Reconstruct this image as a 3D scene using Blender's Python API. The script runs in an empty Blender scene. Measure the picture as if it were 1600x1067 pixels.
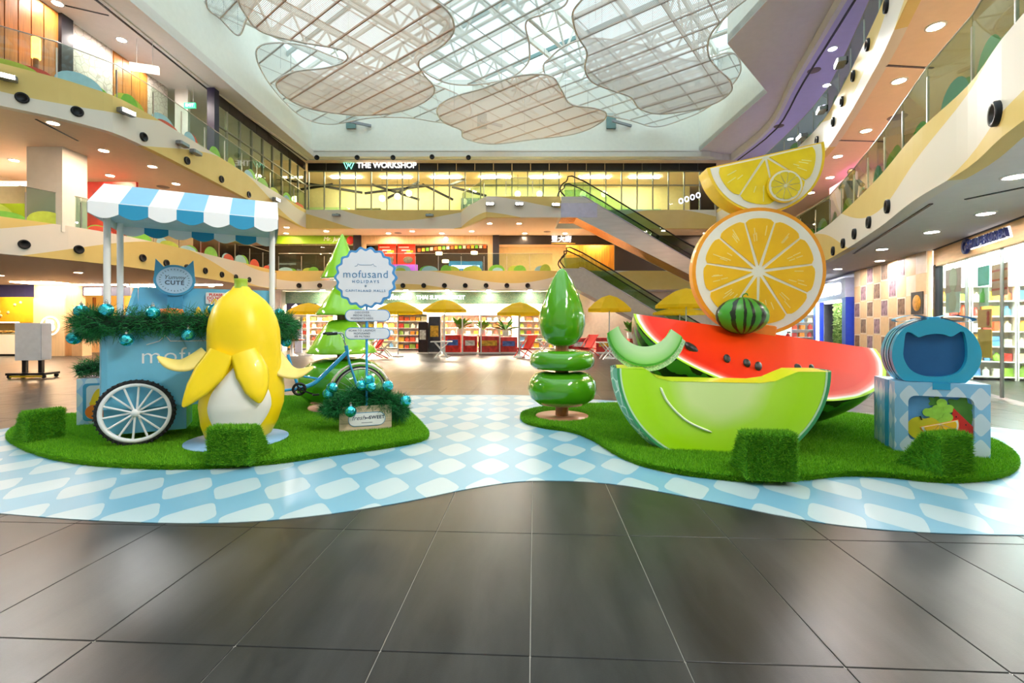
import bpy, math, random
import numpy as np
from mathutils import Vector, Matrix
random.seed(7); rng = np.random.default_rng(7)
PI = math.pi
scene = bpy.context.scene
COL = scene.collection
# ---------------------------------------------------------------- camera, sky, exposure
F, H, HOR = 720.0, 1.45, 508.0          # focal length and horizon row in pixels of the 1600x1067 photo, eye height
cam_d = bpy.data.cameras.new('camera'); cam = bpy.data.objects.new('camera', cam_d); COL.objects.link(cam)
cam.location = (0, 0, H); cam.rotation_euler = (PI/2, 0, 0)
cam_d.sensor_width = 36.0; cam_d.lens = 36.0*F/1600.0
cam_d.shift_y = -(533.5-HOR)/1600.0; cam_d.clip_end = 200; cam_d.clip_start = 0.05
scene.camera = cam
world = bpy.data.worlds.new('overcast_sky'); scene.world = world; world.use_nodes = True
bg = world.node_tree.nodes['Background']; bg.inputs[0].default_value = (0.90, 0.965, 1.0, 1); bg.inputs[1].default_value = 2.45
vs = scene.view_settings
vs.view_transform = 'Standard'; vs.look = 'None'; vs.exposure = 0.1; vs.gamma = 1.0; vs.use_curve_mapping = False
FLOOD = 560.0
LAMP = 480.0
cy_ = scene.cycles; cy_.max_bounces = 8; cy_.diffuse_bounces = 4; cy_.glossy_bounces = 3; cy_.transmission_bounces = 4; cy_.transparent_max_bounces = 14; cy_.adaptive_threshold = .02; cy_.caustics_reflective = False; cy_.caustics_refractive = False
def portal(name, loc, sx, sy):
    l = bpy.data.lights.new(name, 'AREA'); l.shape = 'RECTANGLE'; l.size = sx; l.size_y = sy; l.energy = 1; l.cycles.is_portal = True
    o = bpy.data.objects.new(name, l); o.location = loc; COL.objects.link(o)
portal('skylight_portal', (-1.5, 11.5, 14.6), 20, 29)
def G(px, py, z=0.0):                   # photo pixel of a point at height z -> world (below or above the horizon)
    Y = F*(H-z)/(py-HOR); return Vector(((px-800)/F*Y, Y, z))
def P(px, py, Y): return Vector(((px-800)/F*Y, Y, H+(HOR-py)/F*Y))
def lin(c):
    if isinstance(c, str):
        c = [int(c[i:i+2], 16)/255 for i in (0, 2, 4)]
    return tuple((x/12.92 if x <= .04045 else ((x+.055)/1.055)**2.4) for x in c)
# ---------------------------------------------------------------- materials
MATS = {}
def nt(name):
    m = bpy.data.materials.new(name); m.use_nodes = True; MATS[name] = m
    t = m.node_tree; return m, t, t.nodes, t.links, t.nodes['Principled BSDF']
def mat(name, col, rough=.5, metal=0, spec=.5, emit=0, ecol=None, var=.06, scale=6, bump=0, coat=0, stretch=None):
    if name in MATS: return MATS[name]
    m, t, N, L, b = nt(name); c = lin(col)
    b.inputs['Roughness'].default_value = rough; b.inputs['Metallic'].default_value = metal
    b.inputs['Specular IOR Level'].default_value = spec; b.inputs['Coat Weight'].default_value = coat
    b.inputs['Coat Roughness'].default_value = .05
    if emit:
        b.inputs['Emission Color'].default_value = (*lin(ecol or col), 1); b.inputs['Emission Strength'].default_value = emit
    tc = N.new('ShaderNodeTexCoord'); n = N.new('ShaderNodeTexNoise'); n.inputs['Scale'].default_value = scale; n.inputs['Detail'].default_value = 3
    src = tc.outputs['Object']
    if stretch:
        mp = N.new('ShaderNodeMapping'); mp.inputs['Scale'].default_value = stretch; L.new(src, mp.inputs[0]); src = mp.outputs[0]
    L.new(src, n.inputs['Vector'])
    r = N.new('ShaderNodeValToRGB'); e = r.color_ramp.elements
    e[0].position = .3; e[1].position = .7
    e[0].color = (*[max(0, x*(1-var)) for x in c], 1); e[1].color = (*[min(1, x*(1+var)) for x in c], 1)
    L.new(n.outputs[0], r.inputs[0]); L.new(r.outputs[0], b.inputs['Base Color'])
    if bump:
        bp = N.new('ShaderNodeBump'); bp.inputs['Strength'].default_value = bump; bp.inputs['Distance'].default_value = .01
        L.new(n.outputs[0], bp.inputs['Height']); L.new(bp.outputs[0], b.inputs['Normal'])
    return m
def math_node(N, L, op, a, b=None, c=None):
    n = N.new('ShaderNodeMath'); n.operation = op
    for i, x in enumerate((a, b, c)):
        if x is None: continue
        if isinstance(x, (int, float)): n.inputs[i].default_value = x
        else: L.new(x, n.inputs[i])
    return n.outputs[0]
def mix_node(N, L, fac, a, b):
    n = N.new('ShaderNodeMix'); n.data_type = 'RGBA'
    for s, x in ((n.inputs[0], fac), (n.inputs[6], a), (n.inputs[7], b)):
        if isinstance(x, (int, float)): s.default_value = x
        elif isinstance(x, tuple): s.default_value = (*x, 1)
        else: L.new(x, s)
    return n.outputs[2]
def glass(name, tint, refl=.12, rough=.02, opacity=0.0):
    m, t, N, L, b = nt(name)
    tr = N.new('ShaderNodeBsdfTransparent'); tr.inputs[0].default_value = (*lin(tint), 1)
    gl = N.new('ShaderNodeBsdfGlossy'); gl.inputs['Roughness'].default_value = rough
    fr = N.new('ShaderNodeFresnel'); fr.inputs[0].default_value = 1.45
    ge = N.new('ShaderNodeNewGeometry'); f = math_node(N, L, 'MULTIPLY', math_node(N, L, 'MULTIPLY', fr.outputs[0], refl/.12), math_node(N, L, 'SUBTRACT', 1.0, ge.outputs['Backfacing']))
    mx = N.new('ShaderNodeMixShader'); L.new(f, mx.inputs[0]); L.new(tr.outputs[0], mx.inputs[1]); L.new(gl.outputs[0], mx.inputs[2])
    out = mx.outputs[0]
    if opacity:
        df = N.new('ShaderNodeBsdfDiffuse'); df.inputs[0].default_value = (*lin(tint), 1)
        m2 = N.new('ShaderNodeMixShader'); m2.inputs[0].default_value = opacity
        L.new(out, m2.inputs[1]); L.new(df.outputs[0], m2.inputs[2]); out = m2.outputs[0]
    L.new(out, N['Material Output'].inputs[0]); N.remove(b); return m
# ---------------------------------------------------------------- mesh builder
class MB:
    def __init__(s, T=None): s.v = []; s.f = []; s.mi = []; s.sm = []; s.T = T; s.uv = None
    def add(s, vs_, fs_, mi=0, smooth=False):
        o = len(s.v)
        s.v += [tuple(s.T @ Vector(p)) if s.T is not None else tuple(p) for p in vs_]
        for q in fs_: s.f.append([i+o for i in q]); s.mi.append(mi); s.sm.append(smooth)
        return s
    def box(s, c, d, R=None, mi=0, bev=0):
        x, y, z = d[0]/2, d[1]/2, d[2]/2
        if bev:
            b = min(bev, x*.9, y*.9)
            ring = [(-x+b, -y), (x-b, -y), (x, -y+b), (x, y-b), (x-b, y), (-x+b, y), (-x, y-b), (-x, -y+b)]
            vs_ = [(p[0], p[1], -z) for p in ring]+[(p[0], p[1], z-b*.6) for p in ring]+[(p[0]*(1-b/x*.7), p[1]*(1-b/y*.7), z) for p in ring]
            fs_ = [list(range(7, -1, -1))]+[[i, (i+1) % 8, 8+(i+1) % 8, 8+i] for i in range(8)]+[[8+i, 8+(i+1) % 8, 16+(i+1) % 8, 16+i] for i in range(8)]+[list(range(16, 24))]
        else:
            vs_ = [(a, b, e) for e in (-z, z) for a, b in ((-x, -y), (x, -y), (x, y), (-x, y))]
            fs_ = [[3, 2, 1, 0], [4, 5, 6, 7], [0, 1, 5, 4], [1, 2, 6, 5], [2, 3, 7, 6], [3, 0, 4, 7]]
        c = Vector(c)
        vs_ = [((R @ Vector(p)) if R else Vector(p))+c for p in vs_]
        return s.add(vs_, fs_, mi)
    def cyl(s, p0, p1, r0, r1=None, n=12, mi=0, caps=True, smooth=True):
        r1 = r0 if r1 is None else r1; p0 = Vector(p0); p1 = Vector(p1); d = (p1-p0).normalized()
        a = d.orthogonal().normalized(); b = d.cross(a)
        vs_ = []
        for p, r in ((p0, r0), (p1, r1)):
            vs_ += [p+(a*math.cos(2*PI*i/n)+b*math.sin(2*PI*i/n))*r for i in range(n)]
        s.add(vs_, [[i, (i+1) % n, n+(i+1) % n, n+i] for i in range(n)], mi, smooth)
        if caps: s.add(vs_, [list(range(n-1, -1, -1)), list(range(n, 2*n))], mi)
        return s
    def tube(s, pts, r, n=8, mi=0, closed=False):
        pts = [Vector(p) for p in pts]; m = len(pts); R = r if isinstance(r, (list, tuple)) else [r]*m
        vs_ = []; up = None
        for i, p in enumerate(pts):
            t = (pts[(i+1) % m]-pts[i-1]) if closed else (pts[min(i+1, m-1)]-pts[max(i-1, 0)])
            t.normalize()
            a = t.orthogonal().normalized() if up is None else (up-t*up.dot(t)).normalized()
            up = a; b = t.cross(a)
            vs_ += [p+(a*math.cos(2*PI*k/n)+b*math.sin(2*PI*k/n))*R[i] for k in range(n)]
        fs_ = [[i*n+k, i*n+(k+1) % n, ((i+1) % m)*n+(k+1) % n, ((i+1) % m)*n+k] for i in range(m if closed else m-1) for k in range(n)]
        s.add(vs_, fs_, mi, True)
        if not closed: s.add(vs_, [list(range(n-1, -1, -1)), list(range((m-1)*n, m*n))], mi)
        return s
    def lathe(s, prof, n=24, c=(0, 0, 0), mi=0, axis='Z', smooth=True):
        vs_ = []; c = Vector(c)
        for r, z in prof:
            for k in range(n):
                a = 2*PI*k/n
                q = (r*math.cos(a), r*math.sin(a), z) if axis == 'Z' else ((r*math.cos(a), -z, r*math.sin(a)) if axis == 'Y' else (z, r*math.cos(a), r*math.sin(a)))
                vs_.append(c+Vector(q))
        m = len(prof)
        fs_ = [[i*n+k, i*n+(k+1) % n, (i+1)*n+(k+1) % n, (i+1)*n+k] for i in range(m-1) for k in range(n)]
        s.add(vs_, fs_, mi, smooth)
        if tuple(prof[0]) == tuple(prof[-1]) or math.hypot(prof[0][0]-prof[-1][0], prof[0][1]-prof[-1][1]) < 1e-5: return s
        if prof[0][0] > 1e-4: s.add(vs_[:n], [list(range(n-1, -1, -1))], mi)
        if prof[-1][0] > 1e-4: s.add(vs_[-n:], [list(range(n))], mi)
        return s
    def prism(s, poly, z0, z1, mi=0, M=None, mi_top=None, smooth=False):   # polygon in xy, extruded in z
        n = len(poly); vs_ = [Vector((p[0], p[1], z)) for z in (z0, z1) for p in poly]
        if M is not None: vs_ = [M @ v for v in vs_]
        s.add(vs_, [list(range(n-1, -1, -1))], mi); s.add(vs_, [list(range(n, 2*n))], mi if mi_top is None else mi_top)
        s.add(vs_, [[i, (i+1) % n, n+(i+1) % n, n+i] for i in range(n)], mi, smooth)
        return s
    def sphere(s, c, r, n=12, sc=(1, 1, 1), mi=0):
        m = max(4, n//2); c = Vector(c)
        vs_ = [c+Vector((math.sin(PI*i/m)*math.cos(2*PI*k/n)*sc[0], math.sin(PI*i/m)*math.sin(2*PI*k/n)*sc[1], math.cos(PI*i/m)*sc[2]))*r for i in range(m+1) for k in range(n)]
        return s.add(vs_, [[i*n+k, (i+1)*n+k, (i+1)*n+(k+1) % n, i*n+(k+1) % n] for i in range(m) for k in range(n)], mi, True)
    def data(s, name, mats):
        me = bpy.data.meshes.new(name); me.from_pydata(s.v, [], s.f); me.validate(verbose=False) if False else None
        for m_ in (mats if isinstance(mats, (list, tuple)) else [mats]): me.materials.append(m_)
        me.polygons.foreach_set('material_index', s.mi); me.polygons.foreach_set('use_smooth', s.sm)
        if s.uv:
            l = me.uv_layers.new(name='uv'); vi = np.zeros(len(me.loops), int); me.loops.foreach_get('vertex_index', vi)
            l.data.foreach_set('uv', np.array(s.uv, float)[vi].ravel())
        me.update(); return me
    def build(s, name, mats, parent=None, loc=None, rot=None):
        return put(name, s.data(name, mats), parent, loc, rot)
def put(name, me, parent=None, loc=None, rot=None):
    o = bpy.data.objects.new(name, me); COL.objects.link(o)
    if parent is not None: o.parent = parent
    if loc is not None: o.location = loc
    if rot is not None: o.rotation_euler = rot
    return o
def tag(o, label=None, cat=None, group=None, kind=None):
    if label: o['label'] = label
    if cat: o['category'] = cat
    if group: o['group'] = group
    if kind: o['kind'] = kind
    return o
def thing(name, label, cat, loc=(0, 0, 0), rz=0, group=None):
    o = bpy.data.objects.new(name, None); COL.objects.link(o); o.location = loc; o.rotation_euler = (0, 0, rz); o.empty_display_size = .1
    return tag(o, label, cat, group)
def struct(o): o['kind'] = 'structure'; return o
def copy_tree(o, loc=None, rz=None, label=None, parent=None):
    c = o.copy(); COL.objects.link(c); c.parent = parent
    if loc is not None: c.location = loc
    if rz is not None: c.rotation_euler = (0, 0, rz)
    if label: c['label'] = label
    for ch in list(o.children): copy_tree(ch, parent=c)
    return c
_txt = {}
def text_data(body, size, depth=.01, align='CENTER', spacing=1.0, bold=0.0, shear=0.0):
    k = (body, size, depth, align, spacing, bold, shear)
    if k in _txt: return _txt[k]
    c = bpy.data.curves.new('lettering', 'FONT'); c.body = body; c.size = size; c.extrude = depth/2; c.align_x = align; c.align_y = 'CENTER'
    c.space_character = spacing; c.offset = bold; c.shear = shear; c.resolution_u = 3
    o = bpy.data.objects.new('tmp', c); COL.objects.link(o)
    dg = bpy.context.evaluated_depsgraph_get(); me = bpy.data.meshes.new_from_object(o.evaluated_get(dg))
    bpy.data.objects.remove(o); bpy.data.curves.remove(c); me.name = 'lettering'; _txt[k] = me; return me
def letter(body, size, m, parent, loc, rz=0, depth=.01, tilt=PI/2, name='lettering', **kw):
    me = text_data(body, size, depth, **kw)
    if len(me.materials) and me.materials[0] != m: me = me.copy()
    me.materials.clear(); me.materials.append(m)
    return put(name, me, parent, loc, (tilt, 0, rz))
def smooth_curve(pts, n=6, closed=False):   # Catmull-Rom
    pts = [Vector(p) for p in pts]; m = len(pts); out = []
    for i in range(m if closed else m-1):
        p0 = pts[i-1] if (closed or i > 0) else pts[0]; p1 = pts[i]; p2 = pts[(i+1) % m]; p3 = pts[(i+2) % m] if (closed or i+2 < m) else pts[-1]
        for k in range(n):
            t = k/n
            out.append(.5*((2*p1)+(p2-p0)*t+(2*p0-5*p1+4*p2-p3)*t*t+(3*p1-p0-3*p2+p3)*t**3))
    if not closed: out.append(pts[-1])
    return out
def RZ(a): return Matrix.Rotation(a, 4, 'Z')
def frame(o, u, v=None):     # matrix with x axis u (horizontal), y axis = horizontal normal, z up, origin o
    u = Vector((u[0], u[1], 0)).normalized(); w = Vector((-u.y, u.x, 0))
    return Matrix(((u.x, w.x, 0, o[0]), (u.y, w.y, 0, o[1]), (0, 0, 1, o[2]), (0, 0, 0, 1)))
# ---------------------------------------------------------------- the setting
WHITE = mat('white_paint', 'eae7e2', .55, var=.02)
CEIL = mat('ceiling_paint', 'f4d8be', .6, var=.02)
CEILW = mat('pale_ceiling_paint', 'e9e4e2', .6, var=.02)
CREAM = mat('cream_wall', 'efe6cf', .6, var=.03)
UPPER = mat('upper_wall_paint', 'f1f2ea', .7, var=.02)
BLACK = mat('black_metal', '16161a', .4, .3)
DARK = mat('dark_panel', '1d1a1c', .3, .1, var=.2, scale=2)
STEEL = mat('brushed_steel', 'b9b7b2', .3, .9)
GREYM = mat('grey_metal', '8b8d92', .4, .6)
WOOD = mat('warm_wood_panel', 'b9742f', .45, var=.25, scale=3, stretch=(8, 8, .6))
PALEWOOD = mat('pale_wood_panel', 'e2bf92', .5, var=.12, scale=3, stretch=(8, 8, .6))
GLASS = glass('clear_glass', 'e4f0ea', .16)
GREENGLASS = glass('green_tinted_glass', 'cfe3d0', .14)
PANE = glass('skylight_glass', 'dfeeee', .10)
def fascia_material():
    m, t, N, L, b = nt('wavy_cream_fascia'); uv = N.new('ShaderNodeUVMap'); uv.uv_map = 'uv'
    s = N.new('ShaderNodeSeparateXYZ'); L.new(uv.outputs[0], s.inputs[0]); u, v = s.outputs[0], s.outputs[1]
    w1 = math_node(N, L, 'MULTIPLY', math_node(N, L, 'SINE', math_node(N, L, 'MULTIPLY', u, .50)), .50)
    w2 = math_node(N, L, 'MULTIPLY', math_node(N, L, 'SINE', math_node(N, L, 'MULTIPLY_ADD', u, .21, 1.3)), .42)
    edge = math_node(N, L, 'ADD', math_node(N, L, 'ADD', w1, w2), .5)
    d = math_node(N, L, 'SUBTRACT', v, edge)
    f1 = math_node(N, L, 'LESS_THAN', math_node(N, L, 'ABSOLUTE', math_node(N, L, 'SUBTRACT', d, .10)), .40)
    nz = N.new('ShaderNodeTexNoise'); nz.inputs['Scale'].default_value = 2
    L.new(uv.outputs[0], nz.inputs['Vector'])
    yel = mix_node(N, L, nz.outputs[0], lin('ecd284'), lin('e4c676'))
    c = mix_node(N, L, f1, yel, lin('ece4d8'))
    L.new(c, b.inputs['Base Color']); b.inputs['Roughness'].default_value = .5; return m
FASCIA = fascia_material()
# tiled floor
TANG = math.radians(-2.8); TW, TL = .668, 1.19
def tile_material(name, brick):
    m, t, N, L, b = nt(name); tc = N.new('ShaderNodeTexCoord'); mp = N.new('ShaderNodeMapping')
    g = N.new('ShaderNodeNewGeometry'); mp.inputs['Rotation'].default_value = (0, 0, -TANG)
    L.new(g.outputs['Position'], mp.inputs[0])
    mp2 = N.new('ShaderNodeMapping'); mp2.inputs['Scale'].default_value = (2.2, .5, 1); mp2.inputs['Rotation'].default_value = (0, 0, .45); L.new(mp.outputs[0], mp2.inputs[0])
    n = N.new('ShaderNodeTexNoise'); n.inputs['Scale'].default_value = 2.0; n.inputs['Detail'].default_value = 5; n.inputs['Roughness'].default_value = .6; n.inputs['Distortion'].default_value = .3
    L.new(mp2.outputs[0], n.inputs['Vector'])
    n2 = N.new('ShaderNodeTexNoise'); n2.inputs['Scale'].default_value = 160; n2.inputs['Detail'].default_value = 2; L.new(mp.outputs[0], n2.inputs['Vector'])
    r = N.new('ShaderNodeValToRGB'); e = r.color_ramp.elements; e[0].position = .32; e[1].position = .72
    e[0].color = (*lin('191919'), 1); e[1].color = (*lin('3a3938'), 1); L.new(n.outputs[0], r.inputs[0])
    c = mix_node(N, L, math_node(N, L, 'MULTIPLY', n2.outputs[0], .35), r.outputs[0], lin('161515'))
    if brick:
        br = N.new('ShaderNodeTexBrick'); br.offset = 0; br.inputs['Scale'].default_value = 1; br.inputs['Brick Width'].default_value = TW; br.inputs['Row Height'].default_value = TL
        br.inputs['Mortar Size'].default_value = .004; br.inputs['Color1'].default_value = br.inputs['Color2'].default_value = (0, 0, 0, 1); br.inputs['Mortar'].default_value = (1, 1, 1, 1)
        L.new(mp.outputs[0], br.inputs['Vector']); c = mix_node(N, L, br.outputs[0], c, lin('77716b'))
    L.new(c, b.inputs['Base Color'])
    rr = N.new('ShaderNodeMapRange'); rr.inputs[3].default_value = .26; rr.inputs[4].default_value = .40; L.new(n.outputs[0], rr.inputs[0]); L.new(rr.outputs[0], b.inputs['Roughness'])
    bp = N.new('ShaderNodeBump'); bp.inputs['Strength'].default_value = .12; bp.inputs['Distance'].default_value = .002; L.new(n2.outputs[0], bp.inputs['Height']); L.new(bp.outputs[0], b.inputs['Normal'])
    b.inputs['Specular IOR Level'].default_value = .34; return m
TILE = tile_material('dark_stone_tile', False); TILEFAR = tile_material('dark_stone_tile_floor', True)
GROUT = mat('grey_grout', 'b4aea6', .8)
XL, XR, YB, YF = -30, 22, -7, 36
YT = 10.6
mb = MB(); mb.add([(XL, YB, -.006), (XR, YB, -.006), (XR, YT, -.006), (XL, YT, -.006)], [[0, 1, 2, 3]], 1)
mb.add([(XL, YT, -.001), (XR, YT, -.001), (XR, YF, -.001), (XL, YF, -.001)], [[0, 1, 2, 3]], 0)
mb.add([(XL, YT, -.006), (XR, YT, -.006), (XR, YT, -.001), (XL, YT, -.001)], [[3, 2, 1, 0]], 0)
floor = struct(mb.build('floor', [TILEFAR, GROUT]))
tme = MB().box((0, 0, -.004), (TW-.005, TL-.005, .0082), bev=.003).data('tile', TILE)
R2 = Matrix.Rotation(TANG, 3, 'Z'); tiles = []
org = G(832, 752); loc0 = R2.inverted() @ org; rowref = (R2.inverted() @ G(830, 1025)).y
for i in range(-30, 30):
    for j in range(-2, 12):
        c = R2 @ Vector((loc0.x+(i+.5)*TW, rowref+(j+.5)*TL, 0))
        if c.y-TL/2 > YT or c.y < .2: continue
        if abs(c.x) > c.y*1.12+3.2: continue
        if 5.2 < c.y < 8.4 and -3.2 < c.x < 4.6: continue      # lies under the vinyl mat
        tiles.append(c)
tiles.sort(key=lambda c: c.length); near = tiles[:300]
for c in near: put('tile', tme, floor, c, (0, 0, TANG))
mb = MB()
for c in tiles[300:]: mb.box((c.x, c.y, -.004), (TW-.005, TL-.005, .0082), R=R2)
if tiles[300:]: tag(mb.build('distant_tiles', TILE, floor), kind='stuff')
# outer shell
def wall(name, a, b_, z0, z1, m, th=.2):
    a = Vector((a[0], a[1], 0)); b_ = Vector((b_[0], b_[1], 0)); u = (b_-a).normalized(); n = Vector((-u.y, u.x, 0))*th
    return struct(MB().add([(*p.xy, z) for z in (z0, z1) for p in (a, b_, b_+n, a+n)], [[3, 2, 1, 0], [4, 5, 6, 7], [0, 1, 5, 4], [1, 2, 6, 5], [2, 3, 7, 6], [3, 0, 4, 7]]).build(name, m))
wall('wall_left', (XL, YB), (XL, YF), 0, 11, CREAM); wall('wall_right', (XR, YF), (XR, YB), 0, 11, CREAM)
wall('wall_back', (XL, YF), (XR, YF), 0, 11, CREAM); wall('wall_behind_viewer', (XR, YB), (XL, YB), 0, 14, WHITE)
# gallery edges in plan, near to far
L2 = smooth_curve([(-19, -7), (-18, 2), (-16, 9.4), (-13.9, 12.5), (-12.95, 14.5), (-12.7, 17.1), (-12.75, 21.5), (-12.8, 25)], 5)
L3 = smooth_curve([(-19, -7), (-17.5, 4), (-15, 8.8), (-12.25, 11.0), (-11.2, 12.05), (-10.8, 13.2), (-10.9, 17), (-11.1, 21), (-11.2, 25)], 5)
RR = smooth_curve([(4.3, -7), (4.2, 0), (4.45, 3.2), (4.95, 4.5), (5.64, 5.66), (6.3, 7.2), (7.35, 9.2), (8.75, 12.2), (9.7, 14.6), (10.4, 18), (10.9, 22), (11.1, 25)], 5)
R4 = smooth_curve([(7.0, -7), (7.2, 4), (7.9, 9), (9.1, 12.7), (10.4, 17), (11.7, 21), (11.9, 25)], 4)
FAR2 = [Vector(p) for p in [(-12.8, 25), (11.1, 25)]]
FAR3 = [Vector(p) for p in [(-11.2, 25), (-2.75, 25), (-1.25, 22.4), (2.35, 22.4), (2.35, 25), (11.1, 25)]]
def slab(name, poly, z0, z1, mlow, mtop=WHITE):
    mb = MB(); n = len(poly); vs_ = [(p[0], p[1], z) for z in (z0, z1) for p in poly]
    mb.add(vs_, [list(range(n-1, -1, -1))], 0); mb.add(vs_, [list(range(n, 2*n))], 1); mb.add(vs_, [[i, (i+1) % n, n+(i+1) % n, n+i] for i in range(n)], 1)
    return struct(mb.build(name, [mlow, mtop]))
def ribbon(name, pts, z0, z1, th, side, m=FASCIA, u0=0):     # upright band along a plan curve, th to the outside
    mb = MB(); uv = []; n = len(pts); vs_ = []; d = u0
    for i, p in enumerate(pts):
        t = (pts[min(i+1, n-1)]-pts[max(i-1, 0)]).normalized(); o = Vector((-t.y, t.x))*th*side
        if i: d += (pts[i]-pts[i-1]).length
        for q in (p-o*.2, p+o):
            for z in (z0-.012, z1): vs_.append((q.x, q.y, z)); uv.append((d, (z-z0)/(z1-z0)))
    fs_ = []
    for i in range(n-1):
        a, b_ = i*4, i*4+4
        fs_ += [[a, b_, b_+1, a+1], [a+2, a+3, b_+3, b_+2], [a+1, b_+1, b_+3, a+3], [a, a+2, b_+2, b_]]
    fs_ += [[0, 1, 3, 2], [n*4-4, n*4-2, n*4-1, n*4-3]]
    mb.add(vs_, fs_); mb.uv = uv
    return struct(mb.build(name, m))
Z2, Z3, Z4 = 3.4, 6.7, 10.4
outL = [(XL, 25), (XL, -7)]; outR = [(XR, 25), (XR, -7)]
xy = lambda ps: [(p.x, p.y) for p in ps]
slab('ceiling_ground_left', xy(L2)+outL, Z2, Z2+.8, CEIL); slab('ceiling_ground_right', list(reversed(xy(RR)))+[(4.3, -7), (XR, -7), (XR, 25)][1:], Z2, Z2+.8, CEILW)
slab('ceiling_ground_far', [(XL, 25), (XR, 25), (XR, YF), (XL, YF)], Z2, Z2+.8, CEILW)
slab('ceiling_second_left', xy(L3)+outL, Z3, Z3+.8, CEIL); slab('ceiling_second_right', list(reversed(xy(RR)))+[(XR, -7), (XR, 25)], Z3, Z3+.8, CEIL)
slab('ceiling_second_far', [(XL, 25.01), (-2.75, 25.01), (-1.25, 22.42), (2.35, 22.42), (2.35, 25.01), (XR, 25.01), (XR, YF), (XL, YF)], Z3, Z3+.8, CEIL)
u0 = 0
ribbon('trim_ground_left', L2, Z2, Z2+1, .16, 1, u0=3.2); ribbon('trim_ground_far', FAR2, Z2, Z2+1, .16, 1, u0=8.6); ribbon('trim_ground_right', RR, Z2, Z2+1, .16, -1, u0=4.6)
ribbon('trim_second_left', L3, Z3, Z3+1, .16, 1, u0=1.0); ribbon('trim_second_far', FAR3[:3]+FAR3[2:], Z3, Z3+1, .16, 1, u0=5); ribbon('trim_second_right', RR, Z3, Z3+1, .16, -1, u0=2.4)
# top ceiling: soffit ring, lip and the clerestory walls around the skylight
RU = [(7.3, -7), (7.3, 13.2), (7.1, 15.2), (10.2, 18.4), (10.0, 25)]     # skylight edge on the right
LU = [(-11, -7), (-11, 25)]
L4 = [(-14, -7), (-13, 4), (-11.3, 12.7), (-11.4, 17.5), (-11, 25)]
slab('ceiling_top_left', L4+[(XL, 25), (XL, -7)], Z4, 11, CEILW); slab('ceiling_top_right', list(reversed(xy(R4)))+[(XR, -7), (XR, 25)], Z4, 11, mat('lilac_light_tint_ceiling', 'd2cbf2', .6, var=.02))  # lavender lamp light is tinted into the right ceiling colour
slab('ceiling_top_far', [(XL, 25.0), (XR, 25.0), (XR, YF), (XL, YF)], Z4, 11, CEIL)
slab('ceiling_top_lip_left', [(-10.6, -7), (-10.6, 24.7), (-11.6, 24.7)]+list(reversed([(x-.05, y) for x, y in L4[:-1]])), Z4+.05, 10.78, WHITE)
slab('ceiling_top_lip_far', [(-11.6, 24.6), (10.6, 24.6), (12, 25.3), (-11.6, 25.3)], Z4+.05, 10.78, WHITE)
slab('ceiling_top_lip_right', list(reversed(RU))+[(4.0, -7)][:0]+[(7.5, -7)]+[(p.x+.05, p.y) for p in R4], 10.74, 11, mat('pale_lilac_paint', 'e9e2ea', .6, var=.02))
ribbon('trim_top_right', R4, Z4, 10.76, .12, -1, WHITE)
black_gap = BLACK
ribbon('trim_shadow_gap_left', [Vector(p)+Vector((-.12, 0)) for p in L4], Z4-.012, Z4+.03, .05, 1, BLACK); ribbon('trim_shadow_gap_right', [p+Vector((.32, 0)) for p in R4], Z4-.012, Z4+.03, .05, -1, BLACK)
ZW = 13.1
wall('wall_clerestory_left', (-10.95, 25), (-10.95, -7), 10.7, ZW+1.5, UPPER); wall('wall_clerestory_far', (10.2, 24.9), (-11, 24.9), 10.7, ZW+1.5, UPPER)
for i, (a, b_) in enumerate(zip(RU[:-1], RU[1:])): wall('wall_clerestory_right_%d' % (i+1), a, b_, 10.75, ZW+1.5, UPPER, -.2)
for z, n_, r_ in ((10.74, 'cornice', .05),):
    ribbon('trim_cornice_far', [Vector((-10.9, 24.62)), Vector((10.2, 24.62))], z, z+.06, .05, -1, WHITE)
# ---------------------------------------------------------------- skylight: beams, trusses, glazing, net clouds
SKW = mat('skylight_white_steel', 'e6e4dc', .5, .0, var=.03); SKD = mat('skylight_teal_steel', '6f8f8e', .45, .2)
d1 = Vector((-.78, .62, 0)); d2 = Vector((.62, .78, 0))
XA, XB, YA, YC = -11.2, 10.4, -7, 25
def clip(p, d):
    t0, t1 = -60, 60
    for c, dd, lo, hi in ((p.x, d.x, XA, XB), (p.y, d.y, YA, YC)):
        a, b_ = (lo-c)/dd, (hi-c)/dd
        if a > b_: a, b_ = b_, a
        t0, t1 = max(t0, a), min(t1, b_)
    return (p+d*t0, p+d*t1) if t1-t0 > 1 else None
sky = thing('skylight', 'white steel skylight roof with glass panes and trusses over the atrium', 'skylight', (0, 0, 0)); 
cen = Vector((-.4, 9, 0))
mb = MB(); mb.add([(XA, YA, 14.5), (XB, YA, 14.5), (XB, YC, 14.5), (XA, YC, 14.5)], [[0, 1, 2, 3]])
mb.build('glazing', PANE, sky)
def beam(a, b_, w, h, z):
    u = (b_-a); l = u.length; u.normalize(); R = Matrix(((u.x, -u.y, 0), (u.y, u.x, 0), (0, 0, 1)))
    c = (a+b_)/2; return MB().box((c.x, c.y, z), (l, w, h), R=R)
for k in range(-15, 16):
    s_ = clip(cen+d2*k*1.25, d1)
    if s_: beam(s_[0], s_[1], .09, .18, 14.38).build('purlin', SKD if k % 3 == 0 else SKW, sky)
for k in range(-8, 9):
    s_ = clip(cen+d1*k*2.1, d2)
    if s_: beam(s_[0], s_[1], .12, .22, 14.2).build('rafter', SKW, sky)
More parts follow.
